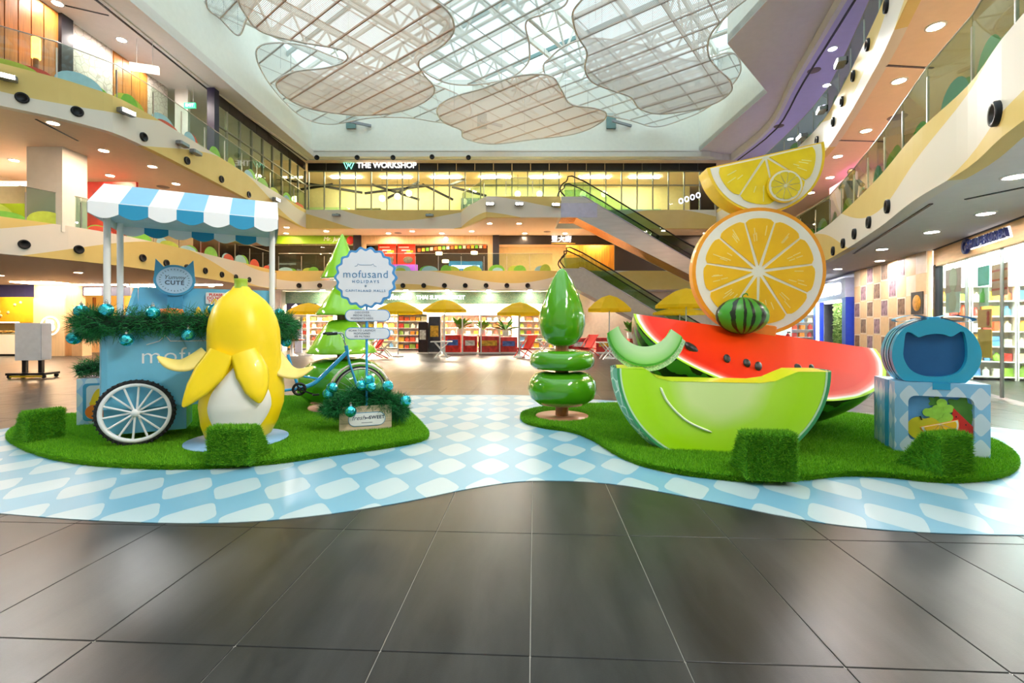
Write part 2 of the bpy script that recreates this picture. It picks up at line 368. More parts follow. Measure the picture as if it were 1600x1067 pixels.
def truss(a, b_, z, h, n=None):
    l = (b_-a).length; n = n or max(3, int(l/1.5)); mb = MB(); r = .075
    A, B = Vector((a.x, a.y, z)), Vector((b_.x, b_.y, z)); up = Vector((0, 0, h))
    mb.cyl(A, B, r, n=6); mb.cyl(A+up, B+up, r, n=6)
    for i in range(n):
        p, q = A.lerp(B, i/n), A.lerp(B, (i+1)/n); m_ = (p+q)/2
        mb.cyl(p, m_+up, .05, n=5, caps=False); mb.cyl(m_+up, q, .05, n=5, caps=False)
    return mb.build('truss', SKW, sky)
for k in (-8.4, -5.6, -2.8, 0, 2.8, 5.6, 8.4):
    s_ = clip(cen+d1*k*1.5, d2)
    if s_: truss(s_[0], s_[1], 12.75, 1.3)
for k in (-9, -4.5, 0, 4.5, 9):
    s_ = clip(cen+d2*k*1.4, d1)
    if s_: truss(s_[0], s_[1], 12.95, 1.1)
for x, y, rx in ((-8.6, 24.7, 0), (-1.6, 24.7, 0), (5.3, 24.7, 0)):
    b_ = thing('truss_bracket', {-8.6: 'steel truss bracket on far wall, nearest the left corner', -1.6: 'steel truss bracket on far wall behind the lowest net cloud', 5.3: 'steel truss bracket on far wall right of the lowest net cloud'}[x], 'bracket', (x, 24.62, 12.0), 0, 'steel brackets high on the far wall')
    MB().box((0, 0, .35), (.5, .12, .8)).build('plate', SKD, b_); MB().box((.5, -.3, .1), (1.3, .1, .12), R=Matrix.Rotation(.5, 3, 'Z')).build('arm', GREYM, b_)
def net_material(name, col, dens):
    m, t, N, L, b = nt(name); tc = N.new('ShaderNodeTexCoord'); mp = N.new('ShaderNodeMapping'); mp.inputs['Rotation'].default_value = (0, 0, .67)
    L.new(tc.outputs['Object'], mp.inputs[0]); s = N.new('ShaderNodeSeparateXYZ'); L.new(mp.outputs[0], s.inputs[0])
    fs_ = []
    for a in (s.outputs[0], s.outputs[1]):
        fs_.append(math_node(N, L, 'LESS_THAN', math_node(N, L, 'FRACT', math_node(N, L, 'MULTIPLY', a, 22.0)), dens))
    f = math_node(N, L, 'MAXIMUM', fs_[0], fs_[1]); tr = N.new('ShaderNodeBsdfTransparent')
    df = N.new('ShaderNodeBsdfDiffuse'); df.inputs[0].default_value = (*lin(col), 1); tl = N.new('ShaderNodeBsdfTranslucent'); tl.inputs[0].default_value = (*lin(col), 1)
    m1 = N.new('ShaderNodeMixShader'); m1.inputs[0].default_value = .45; L.new(df.outputs[0], m1.inputs[1]); L.new(tl.outputs[0], m1.inputs[2])
    m2 = N.new('ShaderNodeMixShader'); L.new(f, m2.inputs[0]); L.new(tr.outputs[0], m2.inputs[1]); L.new(m1.outputs[0], m2.inputs[2])
    L.new(m2.outputs[0], N['Material Output'].inputs[0]); N.remove(b); return m
NETS = [net_material('net_warm', 'f0d8c8', .48), net_material('net_pale', 'e2e8e6', .36), net_material('net_grey', 'e3dad6', .48)]
RIM = mat('net_rim_white', 'f1ece8', .5); RIB = mat('net_rib_tan', 'c99a7c', .5); RIBG = mat('net_rib_grey', 'bba79c', .5)
def inside(p, poly):
    c = False; j = len(poly)-1
    for i in range(len(poly)):
        a, b_ = poly[i], poly[j]
        if (a.y > p.y) != (b_.y > p.y) and p.x < (b_.x-a.x)*(p.y-a.y)/(b_.y-a.y)+a.x: c = not c
        j = i
    return c
def cloud(z, pix, label, net, rib, sp=1.0):
    poly = smooth_curve([G(x, y, z).xy for x, y in pix], 7, True)
    cx = sum(p.x for p in poly)/len(poly); cy = sum(p.y for p in poly)/len(poly)
    t = thing('net_cloud', label, 'ceiling panel', (cx, cy, z), 0, 'hanging net clouds under the skylight')
    loc = [Vector((p.x-cx, p.y-cy)) for p in poly]
    mb = MB(); mb.add([(p.x, p.y, 0) for p in loc], [list(range(len(loc)))]); mb.build('net', NETS[net], t)
    MB().tube([(p.x, p.y, 0) for p in loc], .035, 5, closed=True).build('rim', RIM, t)
    for d, o, s_, r in ((d1, d2, sp, .035), (d2, d1, sp*1.15, .016)):
        for k in range(-16, 17):
            base = Vector((o.x, o.y))*k*s_; ts = []
            for i in range(len(loc)):
                a, b_ = loc[i], loc[(i+1) % len(loc)]; na = (a-base).cross(Vector((d.x, d.y))); nb = (b_-base).cross(Vector((d.x, d.y)))
                if na*nb < 0: q = a+(b_-a)*(na/(na-nb)); ts.append((q-base).dot(Vector((d.x, d.y))))
            ts.sort()
            for a, b_ in zip(ts[::2], ts[1::2]):
                if b_-a > .15:
                    p, q = base+Vector((d.x, d.y))*a, base+Vector((d.x, d.y))*b_
                    MB().cyl((p.x, p.y, .03), (q.x, q.y, .03), r, n=5).build('rib', rib, t)
    for k in range(0, len(loc), max(1, len(loc)//7)):
        p = loc[k]*.8
        if inside(p, loc): MB().cyl((p.x, p.y, 0), (p.x, p.y, 14.2-z), .008, n=4).build('suspension_wire', GREYM, t)
    return t
cloud(11.0, [(432, 128), (442, 148), (475, 167), (525, 177), (580, 180), (630, 173), (668, 156), (679, 138), (662, 116), (655, 95), (690, 72), (709, 48), (700, 18), (655, -12), (560, -40), (440, -45), (375, -10), (385, 25), (410, 50), (470, 66), (532, 78), (541, 94), (510, 106), (460, 112)], 'tan net cloud with two lobes, hanging lowest on the left', 0, RIB)
cloud(11.0, [(683, 170), (692, 190), (720, 203), (726, 216), (768, 225), (830, 218), (898, 209), (938, 192), (947, 177), (928, 169), (892, 163), (878, 142), (864, 121), (838, 116), (800, 121), (755, 138), (705, 153)], 'tan net cloud hanging lowest in the middle', 0, RIB)
cloud(11.0, [(900, 10), (897, 40), (906, 62), (917, 82), (914, 108), (925, 128), (955, 141), (985, 152), (1000, 170), (1030, 178), (1080, 172), (1120, 160), (1142, 143), (1141, 126), (1122, 108), (1107, 85), (1110, 55), (1140, 20), (1180, -20), (1120, -50), (960, -30)], 'broad greyish net cloud on the right, nearest the lilac soffit', 2, RIBG)
cloud(11.7, [(650, 88), (662, 112), (700, 130), (745, 132), (795, 122), (824, 100), (827, 70), (822, 35), (850, 22), (885, 5), (880, -40), (800, -60), (700, -40), (655, 0), (700, 35), (690, 65)], 'pale net cloud in the middle of the skylight, above the lowest one', 1, RIBG)
cloud(12.0, [(850, 112), (862, 88), (890, 68), (930, 60), (1000, 70), (1080, 95), (1140, 82), (1157, 100), (1150, 125), (1110, 165), (1070, 185), (1025, 198), (985, 188), (940, 178), (890, 160)], 'pale net cloud tucked behind the broad greyish one', 1, RIBG)
cloud(11.9, [(402, 95), (428, 140), (470, 181), (515, 194), (580, 184), (640, 184), (700, 192), (735, 180), (720, 150), (640, 120), (540, 95), (470, 70), (410, 70)], 'pale net cloud tucked behind the two-lobed tan one', 1, RIBG)
cloud(11.6, [(322, 5), (345, 30), (372, 55), (385, 30), (400, 0), (420, -60), (340, -60)], 'small net cloud edge at the upper left wall', 1, RIBG)
# ---------------------------------------------------------------- vinyl mat and grass islands
def diamond_material(name, axes, sx, sy, ca, cb, off=(0, 0), rough=.35, corner=.44):
    m, t, N, L, b = nt(name); tc = N.new('ShaderNodeTexCoord'); s = N.new('ShaderNodeSeparateXYZ'); L.new(tc.outputs['Object'], s.inputs[0])
    n = N.new('ShaderNodeTexNoise'); n.inputs['Scale'].default_value = 14; L.new(tc.outputs['Object'], n.inputs['Vector'])
    wob = math_node(N, L, 'MULTIPLY_ADD', n.outputs[0], .10, -.05)
    u = math_node(N, L, 'MULTIPLY_ADD', s.outputs[axes[0]], 1/sx, off[0]); v = math_node(N, L, 'MULTIPLY_ADD', s.outputs[axes[1]], 1/sy, off[1])
    a = math_node(N, L, 'ADD', u, v); c = math_node(N, L, 'SUBTRACT', u, v)
    par = math_node(N, L, 'PINGPONG', math_node(N, L, 'ADD', math_node(N, L, 'FLOOR', a), math_node(N, L, 'FLOOR', c)), 1)
    pa = math_node(N, L, 'ABSOLUTE', math_node(N, L, 'SUBTRACT', math_node(N, L, 'FRACT', a), .5)); pc = math_node(N, L, 'ABSOLUTE', math_node(N, L, 'SUBTRACT', math_node(N, L, 'FRACT', c), .5))
    r = math_node(N, L, 'ADD', math_node(N, L, 'POWER', pa, 5), math_node(N, L, 'POWER', pc, 5))
    ins = math_node(N, L, 'LESS_THAN', math_node(N, L, 'ADD', math_node(N, L, 'POWER', r, .2), math_node(N, L, 'MULTIPLY', wob, .3)), corner+.055)
    f = math_node(N, L, 'MULTIPLY', par, ins)
    n2 = N.new('ShaderNodeTexNoise'); n2.inputs['Scale'].default_value = 1.2; L.new(tc.outputs['Object'], n2.inputs['Vector'])
    cb2 = mix_node(N, L, n2.outputs[0], lin(cb), tuple(min(1, x*1.18) for x in lin(cb)))
    col = mix_node(N, L, f, cb2, lin(ca)); L.new(col, b.inputs['Base Color']); b.inputs['Roughness'].default_value = rough; return m
MATMAT = diamond_material('blue_diamond_vinyl', (0, 1), .443, .63, 'a8bcc2', '6b9cb3', off=(.5, .0))
front = [(-330, 770), (-150, 790), (0, 803), (150, 814), (330, 818), (480, 808), (620, 787), (740, 763), (830, 752), (950, 756), (1080, 778), (1250, 812), (1400, 830), (1600, 837), (1800, 833), (2000, 815)]
back = [(2100, 740), (1900, 700), (1700, 683), (1600, 673), (1450, 658), (1250, 640), (1100, 633), (950, 626), (820, 618), (640, 618), (430, 622), (250, 634), (120, 650), (44, 663), (0, 671), (-150, 690), (-330, 715)]
poly = smooth_curve([G(x, y).xy for x, y in front+back], 4, True)
matob = tag(MB().prism([(p.x, p.y) for p in poly], .0005, .006).build('floor_mat', MATMAT), 'pale blue vinyl floor mat printed with white diamonds under both grass islands', 'floor mat')
def leaf_material(name, c0, c1, rough=.6):
    m, t, N, L, b = nt(name); g = N.new('ShaderNodeNewGeometry'); r = N.new('ShaderNodeValToRGB'); e = r.color_ramp.elements
    e[0].color = (*lin(c0), 1); e[1].color = (*lin(c1), 1); L.new(g.outputs['Random Per Island'], r.inputs[0]); L.new(r.outputs[0], b.inputs['Base Color'])
    b.inputs['Roughness'].default_value = rough; b.inputs['Specular IOR Level'].default_value = .3; return m
GRASS = leaf_material('artificial_grass', '478e0a', '86c820'); GRASSB = mat('grass_backing', '44900f', .9, var=.2, scale=30); GRASSD = leaf_material('dark_artificial_grass', '40860e', '7cbe22')
def tri_mesh(name, V, m):            # V: (n,3,3) triangles
    n = len(V); me = bpy.data.meshes.new(name); me.vertices.add(n*3); me.vertices.foreach_set('co', V.astype(np.float32).ravel())
    me.loops.add(n*3); me.loops.foreach_set('vertex_index', np.arange(n*3, dtype=np.int32)); me.polygons.add(n)
    me.polygons.foreach_set('loop_start', np.arange(0, n*3, 3, dtype=np.int32)); me.polygons.foreach_set('loop_total', np.full(n, 3, np.int32))
    me.materials.append(m); me.update(calc_edges=True); return me
def blades(pos, nrm, ln, wd, tilt):
    n = len(pos); d = nrm+rng.normal(0, tilt, (n, 3)); d /= np.linalg.norm(d, axis=1)[:, None]
    s_ = np.cross(d, rng.normal(0, 1, (n, 3))); s_ /= np.linalg.norm(s_, axis=1)[:, None]+1e-9
    l = ln*rng.uniform(.6, 1.15, (n, 1)); return np.stack([pos-s_*wd/2, pos+s_*wd/2, pos+d*l], 1)
def in_poly(X, Y, poly):
    c = np.zeros(len(X), bool); j = len(poly)-1
    for i in range(len(poly)):
        xi, yi, xj, yj = poly[i][0], poly[i][1], poly[j][0], poly[j][1]
        if yi != yj: c ^= ((yi > Y) != (yj > Y)) & (X < (xj-xi)*(Y-yi)/(yj-yi)+xi)
        j = i
    return c
GZ = .05
def island(pix, label, dens, holes=()):
    poly = smooth_curve([G(x, y).xy for x, y in pix], 5, True); pl = [(p.x, p.y) for p in poly]
    cx = sum(p[0] for p in pl)/len(pl); cy = sum(p[1] for p in pl)/len(pl); pl = [(x-cx, y-cy) for x, y in pl]
    t = thing('grass_island', label, 'artificial grass', (cx, cy, .006)); MB().prism(pl, 0, GZ).build('base', GRASSB, t)
    A = np.array(pl); lo, hi = A.min(0), A.max(0); n = int(dens*(hi-lo).prod())
    X = rng.uniform(lo[0], hi[0], n); Y = rng.uniform(lo[1], hi[1], n); k = in_poly(X, Y, pl); X, Y = X[k], Y[k]
    for hx, hy, hr in holes:
        k = (X+cx-hx)**2+(Y+cy-hy)**2 > hr*hr; X, Y = X[k], Y[k]
    pos = np.stack([X, Y, np.full(len(X), GZ-.002)], 1); V = [blades(pos, np.tile([0, 0, 1.], (len(X), 1)), .042, .0075, .42)]
    E = np.roll(A, -1, 0)-A; el = np.linalg.norm(E, axis=1); m_ = int(el.sum()*2600); i = rng.choice(len(A), m_, p=el/el.sum()); f = rng.uniform(0, 1, (m_, 1))
    q = A[i]+E[i]*f; nr = np.stack([E[i][:, 1], -E[i][:, 0]], 1)/el[i][:, None]
    area = .5*np.sum(A[:, 0]*np.roll(A[:, 1], -1)-np.roll(A[:, 0], -1)*A[:, 1]); nr *= 1 if area > 0 else -1
    V.append(blades(np.concatenate([q, rng.uniform(0.0, GZ, (m_, 1))], 1), np.concatenate([nr, np.full((m_, 1), .5)], 1), .038, .0075, .45))
    tag(put('grass_blades', tri_mesh('grass_blades', np.concatenate(V), GRASS), t), kind='stuff'); return t
BAN = G(372, 688, .06); T1 = Vector((-2.91, 7.9, 0)); T2 = Vector((.764, 7.05, 0))
island([(14, 683), (32, 700), (90, 720), (180, 731), (300, 734), (420, 727), (520, 713), (600, 702), (650, 693), (667, 684), (660, 670), (646, 655), (632, 642), (615, 630), (560, 624), (470, 623), (380, 628), (290, 637), (190, 646), (90, 655), (40, 666)],
       'left grass island under the blue vending tricycle', 17000, [(BAN.x, BAN.y, .56), (T1.x+.1, T1.y-.1, .6)])
island([(816, 652), (822, 662), (850, 670), (895, 677), (930, 691), (960, 710), (1000, 728), (1060, 742), (1130, 751), (1190, 755), (1260, 751), (1315, 745), (1385, 747), (1450, 754), (1510, 755), (1560, 748), (1584, 735), (1586, 720), (1570, 704), (1540, 690), (1480, 676), (1420, 664), (1300, 648), (1150, 638), (1000, 635), (920, 636), (860, 639), (826, 646)],
       'right grass island under the giant melon and watermelon slices', 17000, [(T2.x, T2.y, .41)])
def grass_block(px, py, w, h, rz, label, depth=.42, lean=.16):
    c = G(px, py, .05); t = thing('grass_wedge', label, 'grass block', (c.x, c.y, .05), rz, 'wedge-shaped grass blocks at the island edges')
    # hollow wedge cover: tall front plate, sloping back to the ground
    a = w/2; vs_ = [(-a, 0, 0), (a, 0, 0), (a, .02, h), (-a, .02, h), (-a, lean, h), (a, lean, h), (a, depth, 0), (-a, depth, 0)]
    fs_ = [[0, 1, 2, 3], [3, 2, 5, 4], [4, 5, 6, 7], [1, 6, 5, 2], [0, 3, 4, 7], [0, 7, 6, 1]]
    MB().add(vs_, fs_).build('cover', GRASSB, t); V = []
    for q in fs_[:5]:
        p = np.array([vs_[i] for i in q], float); nr = np.cross(p[1]-p[0], p[2]-p[0]); ar = np.linalg.norm(nr); nr /= ar; n = int(ar*20000)
        s_ = rng.uniform(0, 1, (n, 1)); r = rng.uniform(0, 1, (n, 1)); pos = (p[0]*(1-s_)+p[1]*s_)*(1-r)+(p[3]*(1-s_)+p[2]*s_)*r
        V.append(blades(pos, np.tile(nr*.8+np.array([0, 0, .45]), (n, 1)), .04, .0075, .4))
    tag(put('grass_blades', tri_mesh('grass_blades', np.concatenate(V), GRASSD), t), kind='stuff')
grass_block(72, 690, .34, .36, 1.1, 'wedge-shaped grass block at the left tip, by the tricycle wheel')
grass_block(356, 727, .43, .36, .0, 'wedge-shaped grass block in front of the yellow banana')
grass_block(1206, 752, .43, .41, -.1, 'wedge-shaped grass block in front of the green melon slice')
grass_block(1497, 744, .40, .37, .25, 'wedge-shaped grass block in front of the fruit-print pedestal')
# ---------------------------------------------------------------- shared bits
BLUE = mat('tricycle_blue', '2f9cc8', .3, coat=.4, var=.02); LBLUE = mat('awning_sky_blue', '7fb9dc', .5, var=.02); DBLUE = mat('awning_blue', '1f93c0', .5, var=.02); AWH = mat('awning_white', 'f1f3f6', .5, var=.01)
PWHITE = mat('gloss_white', 'f2f2f2', .25, coat=.3, var=.01); RUBBER = mat('black_rubber', '1b1b1d', .7, var=.2, scale=20); INK = mat('ink_blue', '3f7fb0', .6); NAVYINK = mat('ink_navy', '3b4a63', .6)
NEEDLE = leaf_material('fir_needles', '0f4a28', '2c8e48', .5); CORE = mat('garland_core', '0a2a16', .9)
def bauble_material():
    m, t, N, L, b = nt('teal_mirror_bauble'); tc = N.new('ShaderNodeTexCoord'); v = N.new('ShaderNodeTexVoronoi'); v.inputs['Scale'].default_value = 34; L.new(tc.outputs['Object'], v.inputs['Vector'])
    c = mix_node(N, L, v.outputs['Color'], lin('12aec4'), lin('5fe0ea')); L.new(c, b.inputs['Base Color']); b.inputs['Metallic'].default_value = .85; b.inputs['Roughness'].default_value = .14
    bp = N.new('ShaderNodeBump'); bp.inputs['Strength'].default_value = .5; bp.inputs['Distance'].default_value = .01; L.new(v.outputs['Distance'], bp.inputs['Height']); L.new(bp.outputs[0], b.inputs['Normal']); return m
BAUB = bauble_material(); SILVER = mat('silver_cap', 'd5d8dc', .25, .95)
_bd = MB().sphere((0, 0, 0), .072, 16).data('ball', BAUB); _bc = MB().cyl((0, 0, .068), (0, 0, .09), .018, n=8).tube([(0, 0, .09), (.012, 0, .103), (0, 0, .115), (-.012, 0, .103)], .003, 4, closed=True).data('cap', SILVER)
def bauble(p, label, group, sc=1.0):
    t = thing('bauble', label, 'bauble', p, random.uniform(0, 6), group); t.scale = (sc,)*3; put('ball', _bd, t); put('cap', _bc, t); return t
def garland(name, label, path, r, n, ln=.10, sq=1.0):
    pts = smooth_curve(path, 8); c = Vector(path[0]); t = thing(name, label, 'garland', c); loc = [Vector(p)-c for p in pts]
    MB().tube(loc, r*.55, 8).build('branch', CORE, t)
    A = np.array([tuple(p) for p in loc]); i = rng.integers(0, len(A)-1, n); f = rng.uniform(0, 1, (n, 1)); base = A[i]*(1-f)+A[i+1]*f
    d = A[i+1]-A[i]; d /= np.linalg.norm(d, axis=1)[:, None]; o = rng.normal(0, 1, (n, 3)); o -= d*np.sum(o*d, 1)[:, None]; o /= np.linalg.norm(o, axis=1)[:, None]
    # clumps: quantise directions a little so that sprigs show
    ph = rng.uniform(.35, 1.0, (n, 1))*r*(1+.25*np.sin(base[:, :1]*37+o[:, 2:3]*5)); pos = base+o*ph; pos[:, 2] = base[:, 2]+(pos[:, 2]-base[:, 2])*sq
    V = blades(pos, o*.8+d*rng.choice([-1, 1], (n, 1))*.6, ln, .007, .45)
    tag(put('needles', tri_mesh('needles', V, NEEDLE), t), kind='stuff'); return t
def rounded(w, h, r, n=6):
    o = []
    for cx, cy, a0 in ((w/2-r, h/2-r, 0), (-w/2+r, h/2-r, 90), (-w/2+r, -h/2+r, 180), (w/2-r, -h/2+r, 270)):
        o += [(cx+r*math.cos(math.radians(a0+90*k/n)), cy+r*math.sin(math.radians(a0+90*k/n))) for k in range(n+1)]
    return o
UP = Matrix(((1, 0, 0, 0), (0, 0, -1, 0), (0, 1, 0, 0), (0, 0, 0, 1)))      # xy polygon -> upright, extruding z towards -y (the viewer)
def board(poly, th, mats, name, parent, loc, rz=0, mi_top=None):
    return MB().prism(poly, 0, th, M=UP, mi_top=mi_top).build(name, mats, parent, loc, (0, 0, rz))
# ---------------------------------------------------------------- vending tricycle
CY = math.radians(28); W = Vector((-4.35, 5.33, .058))
cart = thing('vending_tricycle', 'blue vending tricycle with blue and white striped awning on left grass island', 'tricycle', W, CY)
CB = mat('cart_body_blue', '6cbcdc', .22, coat=.5, var=.02)
x0, x1, y0, y1 = -.37, 1.46, .10, .82
rx = .09
prof = [(x0+rx, y0), (x1-rx, y0), (x1-.03, y0+.03), (x1, y0+rx), (x1, y1), (x0, y1), (x0, y0+rx), (x0+.03, y0+.03)]
MB().prism(prof, .42, 1.46).build('body', CB, cart)
MB().box(((x0+x1)/2, (y0+y1)/2, 1.475), (x1-x0+.06, y1-y0+.06, .035)).build('counter', CB, cart)
MB().box((.05, .5, .27), (.8, .5, .34)).box((1.0, .5, .36), (.8, .4, .14)).build('underframe', CB, cart)
MB().cyl((0, .02, .38), (0, .95, .38), .02).build('axle', PWHITE, cart)
def wheel(parent, c, R, tire_w, nsp, rim_m, name='wheel', lugs=True, sw=.0125):
    w = MB().lathe([(R*.80, -.024), (R*.90, -.028), (R*.90, .028), (R*.80, .024), (R*.80, -.024)] if lugs else [(R*.86, -.014), (R*.93, -.016), (R*.93, .016), (R*.86, .014), (R*.86, -.014)], 40, axis='Y').build(name, rim_m, parent, c)
    tr = [(R-tire_w*.5+tire_w*.5*math.cos(a), tire_w*.5*math.sin(a)) for a in [2*PI*k/8 for k in range(9)]]
    mb = MB().lathe(tr, 44, axis='Y')
    if lugs:
        for k in range(44):
            a = 2*PI*k/44
            for s_ in (-1, 1): mb.box((math.cos(a)*(R-.012), s_*tire_w*.42, math.sin(a)*(R-.012)), (.028, .02, .018), R=Matrix.Rotation(-a, 3, 'Y'))
    mb.build('tire', RUBBER, w)
    MB().lathe([(0.001, -.05), (R*.11, -.045), (R*.12, 0), (R*.11, .045), (.001, .05)], 16, axis='Y').build('hub', rim_m, w)
    for k in range(nsp):
        a = 2*PI*(k+.3)/nsp; s_ = .03 if k % 2 else -.03
        MB().cyl((math.cos(a)*R*.1, s_, math.sin(a)*R*.1), (math.cos(a)*R*.85, 0, math.sin(a)*R*.85), sw, n=6).build('spoke', rim_m, w)
    return w
wheel(cart, (0, 0, .38), .38, .062, 14, PWHITE); wheel(cart, (0, .98, .38), .38, .062, 14, PWHITE)
for px_, py_ in ((-.3, .18), (-.3, .72), (1.4, .18), (1.4, .72)): MB().cyl((px_, py_, 1.46), (px_, py_, 2.75), .034, n=12).build('post', PWHITE, cart)
# awning: seven stripes, gable section, scalloped valances
AX0, AX1, AY0, AY1, AYR, AZE, AZR = -.36, 1.46, -.25, .95, .34, 2.72, 3.07
aw = MB()
for y in (AY0+.02, AY1-.02): aw.box(((AX0+AX1)/2, y, AZE-.01), (AX1-AX0-.02, .04, .04))
for x in (AX0+.03, AX1-.03): aw.box((x, (AY0+AY1)/2, AZE-.01), (.04, AY1-AY0-.02, .04))
aw = aw.build('awning', PWHITE, cart)
for k in range(7):
    xa, xb = AX0+(AX1-AX0)*k/7, AX0+(AX1-AX0)*(k+1)/7; w_ = k % 2 == 0
    for s_, ya in ((0, AY0), (1, AY1)):
        mb = MB(); th = .012; q = [(xa, ya, AZE), (xb, ya, AZE), (xb, AYR, AZR), (xa, AYR, AZR)]
        fl = [[0, 1, 2, 3]] if s_ == 0 else [[3, 2, 1, 0]]
        mb.add(q+[(x, y, z-th) for x, y, z in q], fl+[list(reversed([i+4 for i in fl[0]]))]+[[0, 4, 5, 1], [1, 5, 6, 2], [2, 6, 7, 3], [3, 7, 4, 0]])
        mb.build('awning_stripe', AWH if w_ else LBLUE, aw)
        n = 10; top = [(xa+(xb-xa)*i/n, AZE) for i in range(n+1)]; bot = [(xa+(xb-xa)*i/n, AZE-.115-.05*math.sin(PI*i/n)) for i in range(n, -1, -1)]
        MB().prism(top+bot, -.006, .006, M=Matrix.Translation((0, ya, 0)) @ UP).build('valance', AWH if w_ else DBLUE, aw)
for x in (AX0, AX1):
    MB().add([(x+dx, y, z) for dx in (-.006, .006) for y, z in ((AY0, AZE), (AY1, AZE), (AYR, AZR))]+[(x+dx, y, AZE-.115) for dx in (-.006, .006) for y in (AY0, AY1)], [[0, 2, 1], [3, 4, 5], [0, 1, 7, 6], [3, 8, 9, 4], [0, 3, 5, 2], [2, 5, 4, 1]]).build('end_valance', AWH, aw)
MB().box(((AX0+AX1)/2, (AY0+AY1)/2, AZE-.035), (AX1-AX0-.04, AY1-AY0-.04, .012)).build('awning_lining', mat('lining_grey', 'c9d2da', .6), aw)
# counter top display: tilted tray, boards
mb = MB(); mb.box((.62, .78, 1.68), (1.5, .025, .42), R=Matrix.Rotation(-.12, 3, 'X')); mb.build('backboard', CB, cart)
MB().add([(-.17, .76, 1.88), (-.13, .76, 1.88), (-.17, .3, 1.49), (-.13, .3, 1.49), (-.17, .78, 1.49), (-.13, .78, 1.49)], [[0, 1, 3, 2], [0, 2, 4], [1, 5, 3], [0, 4, 5, 1]]).build('side_board', CB, cart)
# lettering and ear-shaped line on the front panel
letter('mofusand', .27, PWHITE, cart, (.02, y0-.004, 1.02), depth=.006, spacing=1.06, bold=-.002, align='LEFT')
ears = [(.08, 1.16), (.2, 1.2), (.26, 1.27), (.31, 1.2), (.4, 1.2), (.76, 1.2), (.85, 1.2), (.9, 1.27), (.96, 1.2), (1.08, 1.16)]
MB().tube([(x, y0-.003, z) for x, z in ears], .006, 5).build('ear_line', PWHITE, cart)
# ear-topped round sign
sg = thing('round_sign', 'round blue sign with two pointed ears reading Yummy Cute', 'sign', cart.matrix_basis @ Vector((.28, .62, 1.495)), CY)
def disc(r, n=36, rx=1.0): return [(r*rx*math.cos(2*PI*k/n), r*math.sin(2*PI*k/n)) for k in range(n)]
SB = mat('sign_blue', '3f97c4', .4, var=.02); SL = mat('sign_pale_blue', 'a9cdea', .5, var=.01)
MB().box((0, .012, .16), (.16, .02, .32)).build('stem', SB, sg)
b_ = board(disc(.2, rx=1.12), .03, SB, 'disc', sg, (0, 0, .48)); board(disc(.172, rx=1.12), .006, SL, 'face', sg, (0, -.03, .48))
for s_ in (-1, 1): board([(s_*.09, .14), (s_*.2, .27), (s_*.215, .06)] if s_ < 0 else [(.215, .06), (.2, .27), (.09, .14)], .028, SB, 'ear', sg, (0, 0, .48))
letter('Yummy', .075, NAVYINK, sg, (0, -.038, .515), depth=.003, shear=.3); letter('CUTE', .075, NAVYINK, sg, (0, -.038, .445), depth=.003, bold=.002, spacing=1.15)
mb = MB()
for k in range(28):
    a = 2*PI*k/28; mb.box((math.cos(a)*.155, -.037, .48+math.sin(a)*.14), (.018, .002, .006), R=Matrix.Rotation(-a, 3, 'Y'))
mb.build('dash_ring', NAVYINK, sg)
ns = thing('notice', 'white please do not touch notice on the tricycle backboard', 'sign', cart.matrix_basis @ Vector((.72, .735, 1.68)), CY)
board(rounded(.23, .155, .012), .006, PWHITE, 'plate', ns, (0, 0, .08)); RED = mat('notice_red', 'd8302a', .6)
for i, s_ in enumerate(('PLEASE', 'DO NOT', 'TOUCH')): letter(s_, .05, RED, ns, (0, -.008, .125-i*.045), depth=.002, bold=.0015)
YEL = mat('toy_yellow', 'f0c419', .55, var=.05); ORG = mat('toy_orange', 'f07a1e', .55, var=.05)
def toy(x, y, sc, m, label):
    t = thing('toy_banana', label, 'toy', cart.matrix_basis @ Vector((x, y, 1.494)), CY, 'small yellow toys in the tricycle tray'); t.scale = (sc,)*3
    MB().lathe([(.001, 0), (.055, .01), (.072, .06), (.06, .12), (.05, .16), (.045, .2), (.02, .235), (.012, .25), (.001, .255)], 14).build('body', m, t); 
    for s_ in (-1, 1): MB().sphere((s_*.06, -.02, .07), .025, 8, (1, 1, 1.7)).build('flap', m, t)
for i, (x, y, sc) in enumerate([(.72, .6, 1.0), (.84, .62, .95), (.97, .6, 1.0), (1.1, .6, .9), (.66, .45, .6), (.79, .44, .6), (.55, .46, .55)]):
    toy(x, y, sc, YEL, 'small yellow toy in the tricycle tray, ' + ['left of the standing three', 'second of the standing row', 'third of the standing row', 'rightmost, beside the banana', 'low one under the notice', 'low one right of the notice', 'lowest one left of the notice'][i])
od = tag(MB().lathe([(.001, 0), (.12, .0), (.14, .05), (.12, .1), (.001, .115)], 16).build('toy_orange_cushion', ORG, None, cart.matrix_basis @ Vector((.27, .42, 1.494))), 'orange toy cushion below the ear-topped sign', 'toy')
